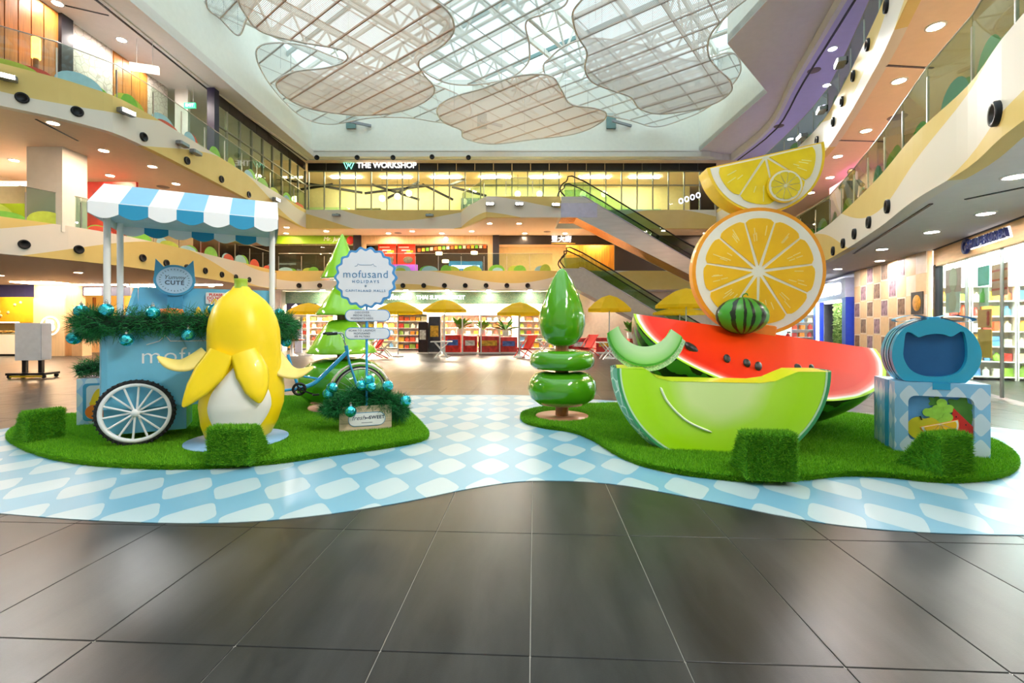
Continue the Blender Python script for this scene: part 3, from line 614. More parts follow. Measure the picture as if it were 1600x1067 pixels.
# bicycle front end
bp = .46; FR = mat('bicycle_blue', '2fa0dc', .3, coat=.3, var=.02)
HT, CRK, ST, AXL = (2.395, bp, 1.03), (1.74, bp, .49), (1.60, bp, .98), (2.58, bp, .38)
MB().tube(smooth_curve([(2.39, bp, .99), (2.2, bp, .80), (2.02, bp, .62), (1.9, bp, .535), CRK], 4), .03, 10).build('frame', FR, cart)
MB().tube([ST, (1.66, bp, .74), CRK], .02, 8).build('seat_tube', FR, cart)
MB().tube([(1.67, bp, .72), (1.82, bp, .655), (1.98, bp, .62)], .014, 8).build('top_tube', FR, cart)
MB().tube([CRK, (1.44, bp, .47)], .02, 8).build('rear_stay', FR, cart)
MB().cyl((2.375, bp, 1.09), (2.40, bp, .96), .026).build('head_tube', FR, cart)
for s_ in (-.045, .045): MB().tube([(2.40, bp, .97), (2.43, bp+s_, .8), (2.56, bp+s_, .40)], .014, 8).build('fork_blade', FR, cart)
fw = wheel(cart, AXL, .40, .035, 20, STEEL, 'front_wheel', False, .0022)
MB().tube([(2.58+.435*math.cos(a), bp, .38+.435*math.sin(a)) for a in [math.radians(25+175*k/16) for k in range(17)]], .02, 6).build('fender', mat('fender_cream', 'e9e2d2', .35), cart)
CH = mat('chrome', 'd0d2d6', .12, 1.0)
hb = MB().tube(smooth_curve([(2.375, bp, 1.08), (2.35, bp, 1.16), (2.33, bp-.1, 1.24), (2.28, bp-.24, 1.28), (2.18, bp-.27, 1.27)], 4), .012, 8).tube(smooth_curve([(2.35, bp, 1.16), (2.33, bp+.1, 1.24), (2.28, bp+.24, 1.28), (2.18, bp+.27, 1.27)], 4), .012, 8).build('handlebar', CH, cart)
for s_ in (-.27, .27): MB().cyl((2.22, bp+s_, 1.273), (2.08, bp+s_, 1.265), .019).build('grip', RUBBER, hb)
MB().lathe([(.06, -.006), (.095, -.006), (.095, .006), (.06, .006), (.06, -.006)], 24, axis='Y').lathe([(.001, -.008), (.03, -.008), (.03, .008), (.001, .008)], 12, axis='Y').build('chainring', BLACK, cart, (1.74, bp-.05, .49))
cr = MB()
for k in range(4):
    a = k*PI/2+.4; cr.box((math.cos(a)*.05, 0, math.sin(a)*.05), (.06, .008, .016), R=Matrix.Rotation(-a, 3, 'Y'))
cr.cyl((0, 0, 0), (0, -.03, 0), .012).box((.1, -.03, -.045), (.2, .014, .02), R=Matrix.Rotation(.42, 3, 'Y')).build('crank', BLACK, cart, (1.74, bp-.06, .49))
MB().box((1.95, bp-.13, .405), (.09, .07, .02)).build('pedal', BLACK, cart)
cm = cart.matrix_basis
garland('garland', 'thick fir garland draped along the tricycle counter', [cm @ Vector(p) for p in [(-.46, .5, 1.36), (-.46, .2, 1.40), (-.35, .02, 1.42), (.2, -.0, 1.42), (.8, -.0, 1.42), (1.3, .0, 1.42), (1.56, .2, 1.40), (1.58, .55, 1.3)]], .15, 15000, .11)
for px_, py_, lab in [(127, 486, 'topmost at the left end of'), (166, 484, 'over the left awning post on'), (239, 488, 'below the ear-topped sign on'), (335, 484, 'top right, just left of the banana, on'), (116, 528, 'lowest at the left end of'), (198, 531, 'under the garland, left of the lettering on'), (294, 523, 'over the white lettering on'), (436, 490, 'upper right of the banana on'), (447, 534, 'lower right of the banana on')]:
    r = (px_-800)/F; v = -.11
    if px_ < 150: u_, v = -.52, .1
    elif px_ > 400: u_, v = 1.72, .3
    else: u_ = (4.35+.469*v+r*(5.33+.883*v))/(.883-.469*r)
    w_ = cm @ Vector((u_, v, 0)); p = P(px_, py_, w_.y)
    bauble(p, 'teal mirrored bauble %s the tricycle garland' % lab, 'teal baubles on the tricycle garland')
# fruit-print box behind the cart
bx = thing('fruit_print_box', 'pale blue box with pear print behind the tricycle wheel', 'box', (-6.12, 6.62, .056), .42)
PB = diamond_material('marbled_blue_print', (0, 2), .16, .24, 'd9e4f0', 'a9c6e4')
MB().box((.42, .0, .325), (.84, .6, .65)).build('body', PB, bx); board(rounded(.7, .52, .05), .012, SB, 'frame', bx, (.42, -.30, .325)); board(rounded(.62, .46, .05), .004, mat('panel_pale', 'd8dbe4', .6), 'panel', bx, (.42, -.312, .325))
board([(x*.11, y*.16) for x, y in [(math.cos(a)*(1 if math.sin(a) < 0 else .8-.25*math.sin(a)), math.sin(a)) for a in [2*PI*k/24 for k in range(24)]]], .008, YEL, 'pear_print', bx, (.25, -.316, .35)); board(disc(.10), .008, ORG, 'orange_print', bx, (.2, -.32, .19)); board(disc(.10), .008, ORG, 'orange_print', bx, (.36, -.318, .17)); board(disc(.09), .006, mat('peach_pink', 'f09a90', .6), 'peach_print', bx, (.42, -.316, .36))
c = bx.matrix_basis @ Vector((.3, .0, .7))
garland('garland', 'small fir sprig on the fruit-print box behind the tricycle', [bx.matrix_basis @ Vector(p) for p in [(-.05, -.1, .74), (.2, -.12, .80), (.45, -.12, .80), (.6, -.1, .78)]], .12, 3500, .10)
# ---------------------------------------------------------------- giant banana
pad = tag(MB().lathe([(.55, 0), (.55, .012), (.001, .012)], 48).build('pale_blue_pad', mat('pad_blue', '8fb8dc', .5), None, (BAN.x, BAN.y, .072)), 'pale blue round pad under the yellow banana', 'pad')
BANY = mat('banana_yellow', 'fbd709', .38, coat=.15, var=.03, scale=2); BANC = mat('banana_cream', 'f3efe6', .5, var=.03, scale=3)
ban = thing('banana_sculpture', 'giant yellow banana sculpture with peel flaps, in front of the tricycle', 'sculpture', (BAN.x, BAN.y, .084), math.radians(20))
prof = [(.001, 0), (.27, .0), (.34, .05), (.40, .2), (.445, .42), (.44, .6), (.405, .8), (.385, 1.0), (.385, 1.2), (.38, 1.32), (.355, 1.45), (.31, 1.57), (.245, 1.67), (.17, 1.745), (.11, 1.79), (.085, 1.83)]
def bcurve(z): return .05*math.sin(z/1.86*PI)+.03*(z/1.86)
pz = [z for _, z in prof]; pr = [r for r, _ in prof]
mb = MB(); mb.lathe(prof, 32); mb.v = [(x*(1+.035*math.cos(5*math.atan2(y, x+1e-9)))+bcurve(z), y*.9*(1+.035*math.cos(5*math.atan2(y, x+1e-9))), z) for x, y, z in mb.v]; mb.build('peel', BANY, ban)
mb = MB().lathe([(.09, 1.81), (.072, 1.85), (.07, 1.9), (.078, 1.925), (.001, 1.93)], 14); mb.v = [(x+bcurve(1.86), y, z) for x, y, z in mb.v]; mb.build('stem', mat('stem_green', '9ab82a', .5), ban)
# cream flesh shown between the front flaps
mb = MB(); N_, M_ = 20, 22; vs_ = []
for j in range(M_+1):
    t = j/M_; z = .16+t*.84; half = .95*math.sin(PI*min(1, .16+t*.84)**1.0)**.8*(1-t)**.35+.0; rr = np.interp(z, pz, pr)
    for i in range(N_+1):
        a = -PI/2+.1+half*(i/N_*2-1); e = .03*(1-abs(i/N_*2-1)**6); vs_.append(((rr+e)*math.cos(a)+bcurve(z), (rr+e)*math.sin(a)*.9, z))
mb.add(vs_, [[j*(N_+1)+i, j*(N_+1)+i+1, (j+1)*(N_+1)+i+1, (j+1)*(N_+1)+i] for j in range(M_) for i in range(N_)], 0, True).build('flesh', BANC, ban)
def flap(path, wid, nrm, m_out, name='peel_flap', th=.035):
    pts = smooth_curve(path, 5); n = len(pts); ws = [np.interp(i/(n-1), [k/(len(wid)-1) for k in range(len(wid))], wid) for i in range(n)]; vs_ = []; K = 10
    nv = Vector(nrm).normalized()
    for i, p in enumerate(pts):
        t = (pts[min(i+1, n-1)]-pts[max(i-1, 0)]).normalized(); s_ = t.cross(nv).normalized(); q = s_.cross(t).normalized()
        for k in range(K): a = 2*PI*k/K; vs_.append(p+s_*math.cos(a)*ws[i]+q*math.sin(a)*max(.008, th*min(1, ws[i]/.08)))
    mb = MB(); mb.add(vs_, [[i*K+k, i*K+(k+1) % K, (i+1)*K+(k+1) % K, (i+1)*K+k] for i in range(n-1) for k in range(K)], 0, True); mb.add(vs_, [list(range(K-1, -1, -1)), list(range((n-1)*K, n*K))])
    return mb.build(name, m_out, ban)
flap([(-.10, -.34, 1.06), (-.20, -.38, .85), (-.32, -.42, .66), (-.44, -.44, .48)], [.14, .17, .12, .015], (-.3, -1, 0), BANY)
flap([(.12, -.34, 1.06), (.22, -.40, .82), (.27, -.43, .62), (.30, -.44, .48)], [.14, .17, .12, .015], (.3, -1, 0), BANY)
flap([(-.30, -.10, 1.04), (-.48, -.16, .92), (-.62, -.2, .93), (-.74, -.22, 1.02)], [.16, .15, .10, .012], (0, -.5, 1), mat('peel_inner', 'f2d878', .45, var=.05))
flap([(.34, .0, 1.02), (.50, .0, .82), (.66, .0, .76), (.84, .0, .84)], [.16, .16, .11, .012], (0, -.5, 1), mat('peel_inner', 'f2d878'))
# ---------------------------------------------------------------- crate and sign post
c0, c1 = G(530, 676, .056), G(612, 670, .056); ca = math.atan2((c1-c0).y, (c1-c0).x); cw = (c1-c0).length
PINE = mat('pale_pine', 'dcc6a6', .55, var=.14, scale=4, stretch=(1, 6, 14)); crate = thing('wooden_crate', 'pale wooden crate with fresh and sweet plaque, holding the scalloped sign', 'crate', c0, ca)
for z in (.055, .165, .275):
    for y, s_ in ((.012, 0), (.368, 0)): MB().box((cw/2, y, z), (cw, .024, .106)).build('plank', PINE, crate)
    for x in (.012, cw-.012): MB().box((x, .19, z), (.024, .33, .106)).build('plank', PINE, crate)
MB().box((cw/2, .19, .012), (cw-.05, .33, .02)).build('bottom', PINE, crate)
pq = board(rounded(.47, .18, .088), .008, SB, 'plaque', crate, (cw*.52, 0, .155)); board(rounded(.455, .165, .08), .003, PWHITE, 'plaque_face', pq, (0, -.008, 0))
letter('fresh', .085, NAVYINK, pq, (-.105, -.012, .02), depth=.002, shear=.3); letter('and', .035, NAVYINK, pq, (.005, -.012, .018), depth=.002, bold=.001); letter('SWEET', .06, NAVYINK, pq, (.125, -.012, .018), depth=.002, bold=.002, spacing=1.1)
MB().box((0, -.0115, -.045), (.14, .001, .006)).build('small_print_line', NAVYINK, pq)
km = crate.matrix_basis
garland('garland', 'fir garland heaped on the wooden crate below the scalloped sign', [km @ Vector(p) for p in [(-.1, .1, .24), (-.02, .06, .36), (.2, .12, .41), (.42, .12, .42), (.6, .1, .36), (.74, .12, .28), (.78, .2, .2)]], .14, 11000, .11)
for px_, py_, lab in [(519, 606, 'upper left'), (513, 615, 'far left'), (565, 602, 'left of the sign pole'), (579, 604, 'right of the sign pole'), (577, 594, 'behind the sign pole'), (606, 603, 'upper right'), (634, 626, 'far right'), (548, 643, 'hanging in front of the plaque')]:
    p = P(px_, py_, 5.86 if py_ > 640 else 6.0+(.05 if py_ < 605 else 0)); bauble(p, 'teal mirrored bauble on the crate garland, %s' % lab, 'teal baubles on the crate garland', 1.02)
sp = P(573, 600, 6.12); post = thing('sign_post', 'scalloped round white sign on blue pole with two pill-shaped plates', 'sign', (sp.x, sp.y, .09), .06)
zb = lambda y: H+(HOR-y)/F*6.1-.09
MB().cyl((0, 0, 0), (0, 0, zb(470)), .016).build('pole', FR, post)
def scallop(r, a_, k=18, n=160): return [((r+a_*math.cos(k*t))*math.cos(t), (r+a_*math.cos(k*t))*math.sin(t)) for t in [2*PI*i/n for i in range(n)]]
SBL = mat('sign_edge_blue', '4b93d0', .4, var=.02); SF = mat('sign_face_white', 'e3e6f0', .5, var=.01)
hd = board(scallop(.395, .016), .03, SBL, 'sign_head', post, (0, -.02, zb(434))); board(scallop(.362, .016), .005, SF, 'face', hd, (0, -.03, 0))
letter('mofusand', .142, INK, hd, (0, -.038, .04), depth=.003, spacing=1.08, bold=-.001); letter('HOLIDAYS', .055, INK, hd, (0, -.038, -.055), depth=.003, spacing=1.45); letter('@', .025, INK, hd, (0, -.038, -.11), depth=.003); letter('CAPITALAND MALLS', .042, INK, hd, (0, -.038, -.175), depth=.003, spacing=1.4)
MB().tube([(-.14, -.037, .145), (-.11, -.037, .155), (-.10, -.037, .18), (-.075, -.037, .165), (.075, -.037, .165), (.10, -.037, .18), (.11, -.037, .155), (.14, -.037, .145)], .003, 4).build('ear_line', INK, hd)
for yy, lines in ((493, ('DISCOVER', 'MEOW DEAL', 'MOMENTS HERE')), (521, ('SCAN TO LAUNCH', 'MOFUSAND', 'AR FILTERS'))):
    pl = board(rounded(.585, .16, .078), .02, SBL, 'plate', post, (.02, -.018, zb(yy))); board(rounded(.565, .14, .069), .004, SF, 'plate_face', pl, (0, -.02, 0))
    for i, s_ in enumerate(lines): letter(s_, .036, NAVYINK, pl, (-.07, -.026, .04-.04*i), depth=.002, spacing=1.15)
# ---------------------------------------------------------------- stylised trees
def lacquer(name, c): return mat(name, c, .12, coat=.8, var=.04, scale=1.5)
TL1, TG = lacquer('lacquer_lime', '8acb2c'), lacquer('lacquer_green', '4f9c1a'); TG2 = lacquer('lacquer_deep_green', '4c9814'); TRK = mat('trunk_brown', 'a8633a', .35, coat=.3, var=.2, scale=5, stretch=(6, 6, .5)); TBASE = mat('base_copper', 'bd8262', .35, var=.06)
t1 = thing('cone_tree', 'tall glossy lime tree of stacked cones behind the scalloped sign', 'tree sculpture', (T1.x, T1.y, .056))
MB().lathe([(.55, 0), (.55, .02), (.001, .02)], 40).build('base', TBASE, t1); MB().cyl((0, 0, .02), (0, 0, 2.4), .085, n=14).build('trunk', TRK, t1)
MB().lathe([(.001, .12), (.3, .06), (.55, .12), (.70, .28), (.74, .45), (.68, .62), (.52, .76), (.3, .83), (.15, .81), (.001, .78)], 40).build('apple_tier', TG, t1)
def cone(z0, r0, z1, r1):
    s_ = (r0-r1)/(z1-z0)
    MB().lathe([(.001, z0+.03), (r0-.04, z0+.0), (r0, z0+.005), (r0+.004, z0+.03), (r0-(.15*s_), z0+.15), (r1+.08*s_, z1-.1), (r1*.95, z1-.04), (r1*.7, z1-.008), (r1*.3, z1), (.001, z1)], 44).build('cone_tier', TL1, t1)
cone(.92, .575, 1.49, .24); cone(1.56, .42, 2.10, .13)
MB().lathe([(.001, 2.2), (.33, 2.18), (.345, 2.185), (.345, 2.2), (.17, 2.58), (.03, 2.92), (.012, 2.95), (.001, 2.955)], 40).build('cone_tier', TL1, t1)
t2 = thing('drop_tree', 'glossy green tree with teardrop top beside the giant melon slice', 'tree sculpture', (T2.x, T2.y, .056))
MB().lathe([(.40, 0), (.40, .018), (.001, .018)], 40).build('base', TBASE, t2); MB().cyl((0, 0, .018), (0, 0, 1.15), .10, n=14).build('trunk', TRK, t2)
MB().lathe([(.001, .20), (.2, .17), (.36, .20), (.48, .29), (.525, .43), (.50, .56), (.41, .66), (.28, .695), (.15, .69), (.001, .67)], 40).build('lower_tier', TG2, t2)
MB().lathe([(.001, .74), (.3, .725), (.42, .735), (.485, .79), (.495, .87), (.47, .95), (.40, 1.0), (.28, 1.015), (.14, 1.0), (.001, .98)], 40).build('middle_tier', TG2, t2)
MB().lathe([(.001, 1.07), (.12, 1.075), (.23, 1.13), (.31, 1.24), (.352, 1.40), (.345, 1.55), (.30, 1.72), (.235, 1.90), (.155, 2.08), (.075, 2.21), (.03, 2.255), (.001, 2.265)], 40).build('drop_tier', TG2, t2)
# ---------------------------------------------------------------- giant fruit on the right island
def ramp_material(name, expr, stops, rough=.25, coat=.4, noise=.04, nscale=3.0):
    """colour by a radial coordinate in object space: expr = (sx, sy, sz, ox, oz)"""
    m, t, N, L, b = nt(name); tc = N.new('ShaderNodeTexCoord'); mp = N.new('ShaderNodeMapping'); mp.inputs['Scale'].default_value = expr[:3]; mp.inputs['Location'].default_value = expr[3:6]
    L.new(tc.outputs['Object'], mp.inputs[0]); ln = N.new('ShaderNodeVectorMath'); ln.operation = 'LENGTH'; L.new(mp.outputs[0], ln.inputs[0])
    n = N.new('ShaderNodeTexNoise'); n.inputs['Scale'].default_value = nscale; L.new(tc.outputs['Object'], n.inputs['Vector'])
    d = math_node(N, L, 'ADD', ln.outputs['Value'], math_node(N, L, 'MULTIPLY_ADD', n.outputs[0], noise*2, -noise))
    r = N.new('ShaderNodeValToRGB'); e = r.color_ramp.elements
    while len(e) < len(stops): e.new(.5)
    for i, (p, c) in enumerate(stops): e[i].position = p; e[i].color = (*lin(c), 1)
    L.new(d, r.inputs[0]); L.new(r.outputs[0], b.inputs['Base Color']); b.inputs['Roughness'].default_value = rough; b.inputs['Coat Weight'].default_value = coat; b.inputs['Coat Roughness'].default_value = .08; return m
def net_rind(name, base, line, scale, w=.06):
    m, t, N, L, b = nt(name); tc = N.new('ShaderNodeTexCoord'); v = N.new('ShaderNodeTexVoronoi'); v.feature = 'DISTANCE_TO_EDGE'; v.inputs['Scale'].default_value = scale; L.new(tc.outputs['Object'], v.inputs['Vector'])
    f = math_node(N, L, 'LESS_THAN', v.outputs['Distance'], w); L.new(mix_node(N, L, f, lin(base), lin(line)), b.inputs['Base Color']); b.inputs['Roughness'].default_value = .4; return m
# green melon bench
ml, mr = G(968, 690, .06), G(1282, 712, .06)
MYAW = math.radians(-11); mc = Vector((2.27, 5.04, .056)); MR, MT = 1.095, .905
MFACE = ramp_material('melon_flesh_paint', (1, 0, 1, 0, 0, -.78), [(0, 'dcf6a0'), (.35, 'e2f8a4'), (.55, 'bcf03e'), (.8, 'b2ee10'), (1.0, 'b8f02a')], .3, .3, .10, 2.0)
MRIM = mat('melon_rind_line', '3c9a62', .35, var=.05); MPALE = mat('melon_pale_line', 'c9ecc4', .35, var=.03); MTOP = mat('melon_yellow_top', 'd6ec2a', .3, coat=.3, var=.06, scale=2); MNET = net_rind('melon_netted_rind', '6cb59a', 'd3ecdf', 7)
mel = thing('melon_slice', 'giant lime green melon slice bench at the front of right island', 'sculpture', mc, MYAW)
def arc_pts(R, n=48):      # from right top round the bottom (cut flat) to left top, z relative to the top edge
    o = []
    for k in range(n+1):
        a = -PI*k/n; x, z = R*math.cos(a), R*.98*math.sin(a); o.append((x, max(z, -MT)))
    return o
ztop = MT
notch = [(-.80, 0), (-.74, -.03), (-.66, -.10), (-.52, -.135), (.40, -.135), (.56, -.11), (.68, -.05), (.78, -.005)]
def face_poly(R): return arc_pts(R)+notch
fp = [(x, z+ztop) for x, z in face_poly(MR*.955)]
mb = MB(); D = .46
M0 = UP
mb.prism(fp, 0, .0, M=UP) if False else None
# flesh: front face and back face
MB().add([(x, 0, z) for x, z in fp], [list(range(len(fp)-1, -1, -1))]).build('flesh_front', MFACE, mel)
MB().add([(x, D, z) for x, z in fp], [list(range(len(fp)))]).build('flesh_back', MFACE, mel)
seat = [(MR, 0)]+list(reversed(notch))+[(-MR, 0)]
seat = [(x, z+ztop) for x, z in seat]
vs_ = [(x, y, z) for y in (-.004, D) for x, z in seat]; n = len(seat)
MB().add(vs_, [[i, n+i, n+i+1, i+1] for i in range(n-1)]).build('seat', MTOP, mel)
rv = []; KD = 8
arc = arc_pts(1.0)
for j in range(KD+1):
    t = j/KD; R = MR+.07*math.sin(PI*t)
    for x, z in arc_pts(R): rv.append((x, -.004+t*(D+.004), max(z, -MT)+ztop))
m_ = len(arc)
MB().add(rv, [[j*m_+i, (j+1)*m_+i, (j+1)*m_+i+1, j*m_+i+1] for j in range(KD) for i in range(m_-1)], 0, True).build('rind', MNET, mel)
def ringstrip(Ra, Rb, y, m, name):
    a, b_ = arc_pts(Ra), arc_pts(Rb); v = [(x, y, z+ztop) for x, z in a]+[(x, y, z+ztop) for x, z in b_]; n = len(a); keep = lambda i: a[i][1] > -MT+.001 or a[i+1][1] > -MT+.001
    for hs in (1, -1):
        ids = [i for i in range(n-1) if keep(i) and (i < n//2) == (hs > 0)]; lo, hi = ids[0], ids[-1]+1; k_ = hi-lo+1
        MB().add(v[lo:hi+1]+v[n+lo:n+hi+1], [[i, i+1, k_+i+1, k_+i] for i in range(k_-1)]).build(name, m, mel)
ringstrip(MR, MR*.972, -.004, MRIM, 'rind_edge'); ringstrip(MR*.972, MR*.955, -.0035, MPALE, 'pale_edge')
STK = mat('painted_highlight', 'e9f5d6', .3)
MB().tube(smooth_curve([(-.62, -.004, .70), (-.55, -.004, .55), (-.42, -.004, .40), (-.28, -.004, .30), (-.08, -.004, .22)], 5), [.004]+[.014]*18+[.012, .004], 6).build('painted_stroke', STK, mel)
# watermelon wedge
A_, B_ = P(990, 490, 6.4), P(1368, 545, 6.4); ax = (B_-A_); wa = ax.length/2; wb = 1.29; wc = (A_+B_)/2; wt = math.asin(ax.z/ax.length); al = math.radians(53); alb = math.radians(26)
wm = bpy.data.objects.new('watermelon_slice', None); COL.objects.link(wm); wm.location = wc; wm.rotation_euler = (0, -wt, 0)
tag(wm, 'giant red watermelon slice with dark rind behind the melon bench', 'sculpture')
WFACE = ramp_material('watermelon_flesh_paint', (1/wa, 1/wb, 1/wb, 0, 0, 0), [(0, 'f04800'), (.5, 'e83400'), (.88, 'da2200'), (.925, 'e64a38'), (.95, 'f09a90'), (.962, 'f4e6dc'), (.974, 'f4f4e6'), (.98, 'b6dc3a'), (1.0, 'a2d21e')], .5, .0, .012, 3)
WFACE.node_tree.nodes['Principled BSDF'].inputs['Specular IOR Level'].default_value = .15
def wrind():
    m, t, N, L, b = nt('watermelon_striped_rind'); tc = N.new('ShaderNodeTexCoord'); s = N.new('ShaderNodeSeparateXYZ'); L.new(tc.outputs['Object'], s.inputs[0])
    n = N.new('ShaderNodeTexNoise'); n.inputs['Scale'].default_value = 3.5; n.inputs['Detail'].default_value = 4; L.new(tc.outputs['Object'], n.inputs['Vector'])
    ang = math_node(N, L, 'ARCTAN2', s.outputs[1], math_node(N, L, 'MULTIPLY', s.outputs[2], -1))
    f = math_node(N, L, 'SINE', math_node(N, L, 'ADD', math_node(N, L, 'MULTIPLY', ang, 13), math_node(N, L, 'MULTIPLY', n.outputs[0], 5)))
    c = mix_node(N, L, math_node(N, L, 'GREATER_THAN', f, -.5), lin('3d8a22'), lin('0f1a10')); L.new(c, b.inputs['Base Color']); b.inputs['Roughness'].default_value = .25; b.inputs['Coat Weight'].default_value = .4; return m
WR = wrind(); nT, nP = 40, 12
def wp(th, ph, r): return (wa*math.cos(th)*r, wb*math.sin(th)*r*math.sin(ph), -wb*math.sin(th)*r*math.cos(ph))
vs_ = [wp(PI*i/nT, -al+(al+alb)*j/nP, 1) for j in range(nP+1) for i in range(nT+1)]
MB().add(vs_, [[j*(nT+1)+i, j*(nT+1)+i+1, (j+1)*(nT+1)+i+1, (j+1)*(nT+1)+i] for j in range(nP) for i in range(nT)], 0, True).build('rind', WR, wm)
for s_ in (-1, 1):
    nR = 10; vs_ = []
    for k in range(nR+1):
        for i in range(nT+1):
            r = k/nR; p = Vector(wp(PI*i/nT, -al if s_ < 0 else alb, r)); dish = .07*math.sin(PI*min(1, r*1.15))*math.sin(PI*i/nT)
            vs_.append(p+Vector((0, -s_*math.cos(al), -s_*s_*math.sin(al)*0))*dish)
    fs_ = [[k*(nT+1)+i, k*(nT+1)+i+1, (k+1)*(nT+1)+i+1, (k+1)*(nT+1)+i] for k in range(nR) for i in range(nT)]
    MB().add(vs_, fs_ if s_ > 0 else [list(reversed(q)) for q in fs_], 0, True).build('flesh_front' if s_ < 0 else 'flesh_back', WFACE, wm)
SEED = mat('seed_black', '1c1713', .3); inv = (Matrix.Translation(wc) @ Matrix.Rotation(-wt, 4, 'Y')).inverted()
nrm = Vector((0, -math.cos(al), math.sin(al)))
for px_, py_, s_ in [(1080, 543, 1.5), (1136, 560, 1), (1167, 567, 1), (1185, 572, 1.1), (1247, 574, .9), (1268, 574, .8), (1215, 540, .1)][:6]:
    o = inv @ Vector((0, 0, H)); d = (inv.to_3x3() @ (P(px_, py_, 1)-Vector((0, 0, H)))).normalized(); fn = Vector((0, math.cos(al), -math.sin(al)))
    t = -(o.dot(fn))/d.dot(fn); q = o+d*t
    mb = MB().sphere((0, 0, 0), .048*s_, 10, (1 if s_ < 1.4 else 1.6, .35, 1.25 if s_ < 1.4 else .8)); mb.build('seed', SEED, wm, q+d*(-.03), (-(PI/2-al)*0-.45, random.uniform(-.5, .5), 0))
# small melon cut-out board resting on the bench
cm_ = P(1010, 540, 5.38); cut = thing('melon_cutout', 'small crescent melon cut-out board standing behind the bench', 'cutout', (cm_.x, cm_.y, .9), -.05)
def crescent(ox, oz, Ra, Rb, dz, n=30):
    o = [(Ra*math.cos(a), Ra*math.sin(a)) for a in [PI+.12+(PI-.35)*k/n for k in range(n+1)]]; i = [(Rb*math.cos(a), Rb*math.sin(a)+dz) for a in [PI+.25+(PI-.62)*k/n for k in range(n, -1, -1)]]
    return [(x+ox, z+oz) for x, z in o+i]
board(crescent(.0, .47, .46, .36, .12), .03, net_rind('cutout_netted_rind', '9cc79a', 'd7ead0', 26, .05), 'rind', cut, (0, .03, 0)); board(crescent(-.02, .51, .44, .31, .10), .02, mat('cutout_green_edge', '4fae3a', .4), 'green_edge', cut, (0, 0, 0)); board(crescent(-.02, .52, .425, .32, .10), .008, ramp_material('cutout_flesh', (1, 0, 1, 0, 0, -.52), [(0, 'd4f0cc'), (.3, 'c2eab4'), (.40, '8fd07a'), (.44, '5fb43e')], .4, .1, .01), 'flesh', cut, (0, -.02, 0))
# orange slice, citrus builder
def citrus(name, label, c, R, th, peel, pith, pulp, nseg, rz, half=False, tilt=0.0, streak=None):
    t = bpy.data.objects.new(name, None); COL.objects.link(t); t.location = c; t.rotation_euler = (0, tilt, rz); tag(t, label, 'sculpture')
    n = 64; rng_ = [2*PI*k/n for k in range(n)] if not half else [PI+PI*k/n for k in range(n+1)]
    out = [(R*math.cos(a), R*math.sin(a)) for a in rng_]; pi = [(R*.945*math.cos(a), R*.945*math.sin(a)-(0.02*R if half else 0)) for a in rng_]
    MB().prism(out, -th/2, th/2, M=UP, smooth=not half).build('peel', peel, t); MB().prism(pi, 0, th/2+.006, M=UP).build('pith', pith, t)
    span = (2*PI if not half else PI); a0 = .12 if not half else PI
    for k in range(nseg):
        aa, ab = a0+span*k/nseg, a0+span*(k+1)/nseg; g = .018; o = []
        mid = (aa+ab)/2; rin, rout = .09 if not half else .06, .83
        for s_ in range(9):
            f = s_/8; a = aa+g+(ab-aa-2*g)*f; e = 1-.05*abs(f*2-1)**6; o.append((R*rout*e*math.cos(a), R*rout*e*math.sin(a)-(0.03*R if half else 0)))
        o.append((R*rin*math.cos(mid)+0, R*rin*math.sin(mid)-(0.03*R if half else 0)))
        sg_ = MB().prism(o, 0, th/2+.016, M=UP).build('segment', pulp, t)
        if streak:
            mb = MB()
            for q in range(4):
                a = aa+(ab-aa)*random.uniform(.22, .78); r0 = random.uniform(.45, .62)*R; r1 = r0+random.uniform(.08, .18)*R; d = Vector((math.cos(a), 0, math.sin(a)))
                mb.box(d*((r0+r1)/2)+Vector((0, -th/2-.017, -(0.03*R if half else 0))), (r1-r0, .002, .014*R), R=Matrix.Rotation(-a, 3, 'Y'))
            mb.build('juice_streak', streak, sg_)
    return t
OPEEL = mat('orange_peel', 'f5a013', .4, coat=.2, var=.04); OPITH = mat('orange_pith', 'f2efe6', .45, var=.02); OPULP = mat('orange_pulp', 'ffc418', .3, coat=.3, var=.08, scale=3); OST = mat('orange_streak', 'ffe08a', .4)
oc = P(1181, 425, 6.5)
orange = citrus('orange_slice', 'giant round orange slice standing on the watermelon slice', oc, .89, .16, OPEEL, OPITH, OPULP, 11, math.radians(-6), streak=OST)
osp = tag(MB().box((oc.x-.02, oc.y+.02, 1.40), (.5, .3, .14), R=Matrix.Rotation(.145, 3, 'Y'), bev=.02).build('orange_support', mat('support_orange', 'f08a1e', .4)), 'orange support block between the orange slice and watermelon slice', 'support block')
LPEEL = mat('lemon_peel', 'f6cf1c', .4, coat=.2, var=.05); LPULP = mat('lemon_pulp', 'fbdc12', .3, coat=.3, var=.06); LST = mat('lemon_streak', 'fff3a0', .4)
la, lb = P(1100, 267, 6.6), P(1272, 231, 6.6); lt = math.atan2((lb-la).z, (lb-la).x)
lemon = citrus('lemon_wedge', 'giant half lemon slice balanced on top of the orange slice', (la+lb)/2, (lb-la).length/2, .34, LPEEL, OPITH, LPULP, 4, math.radians(-4), True, -lt, LST)
ls = citrus('lemon_round', 'small round lemon slice fixed on the giant half lemon', P(1226, 291, 6.34), .225, .05, LPEEL, OPITH, mat('lemon_round_pulp', 'ecd42a', .35, var=.06), 10, -.15, False, 0)
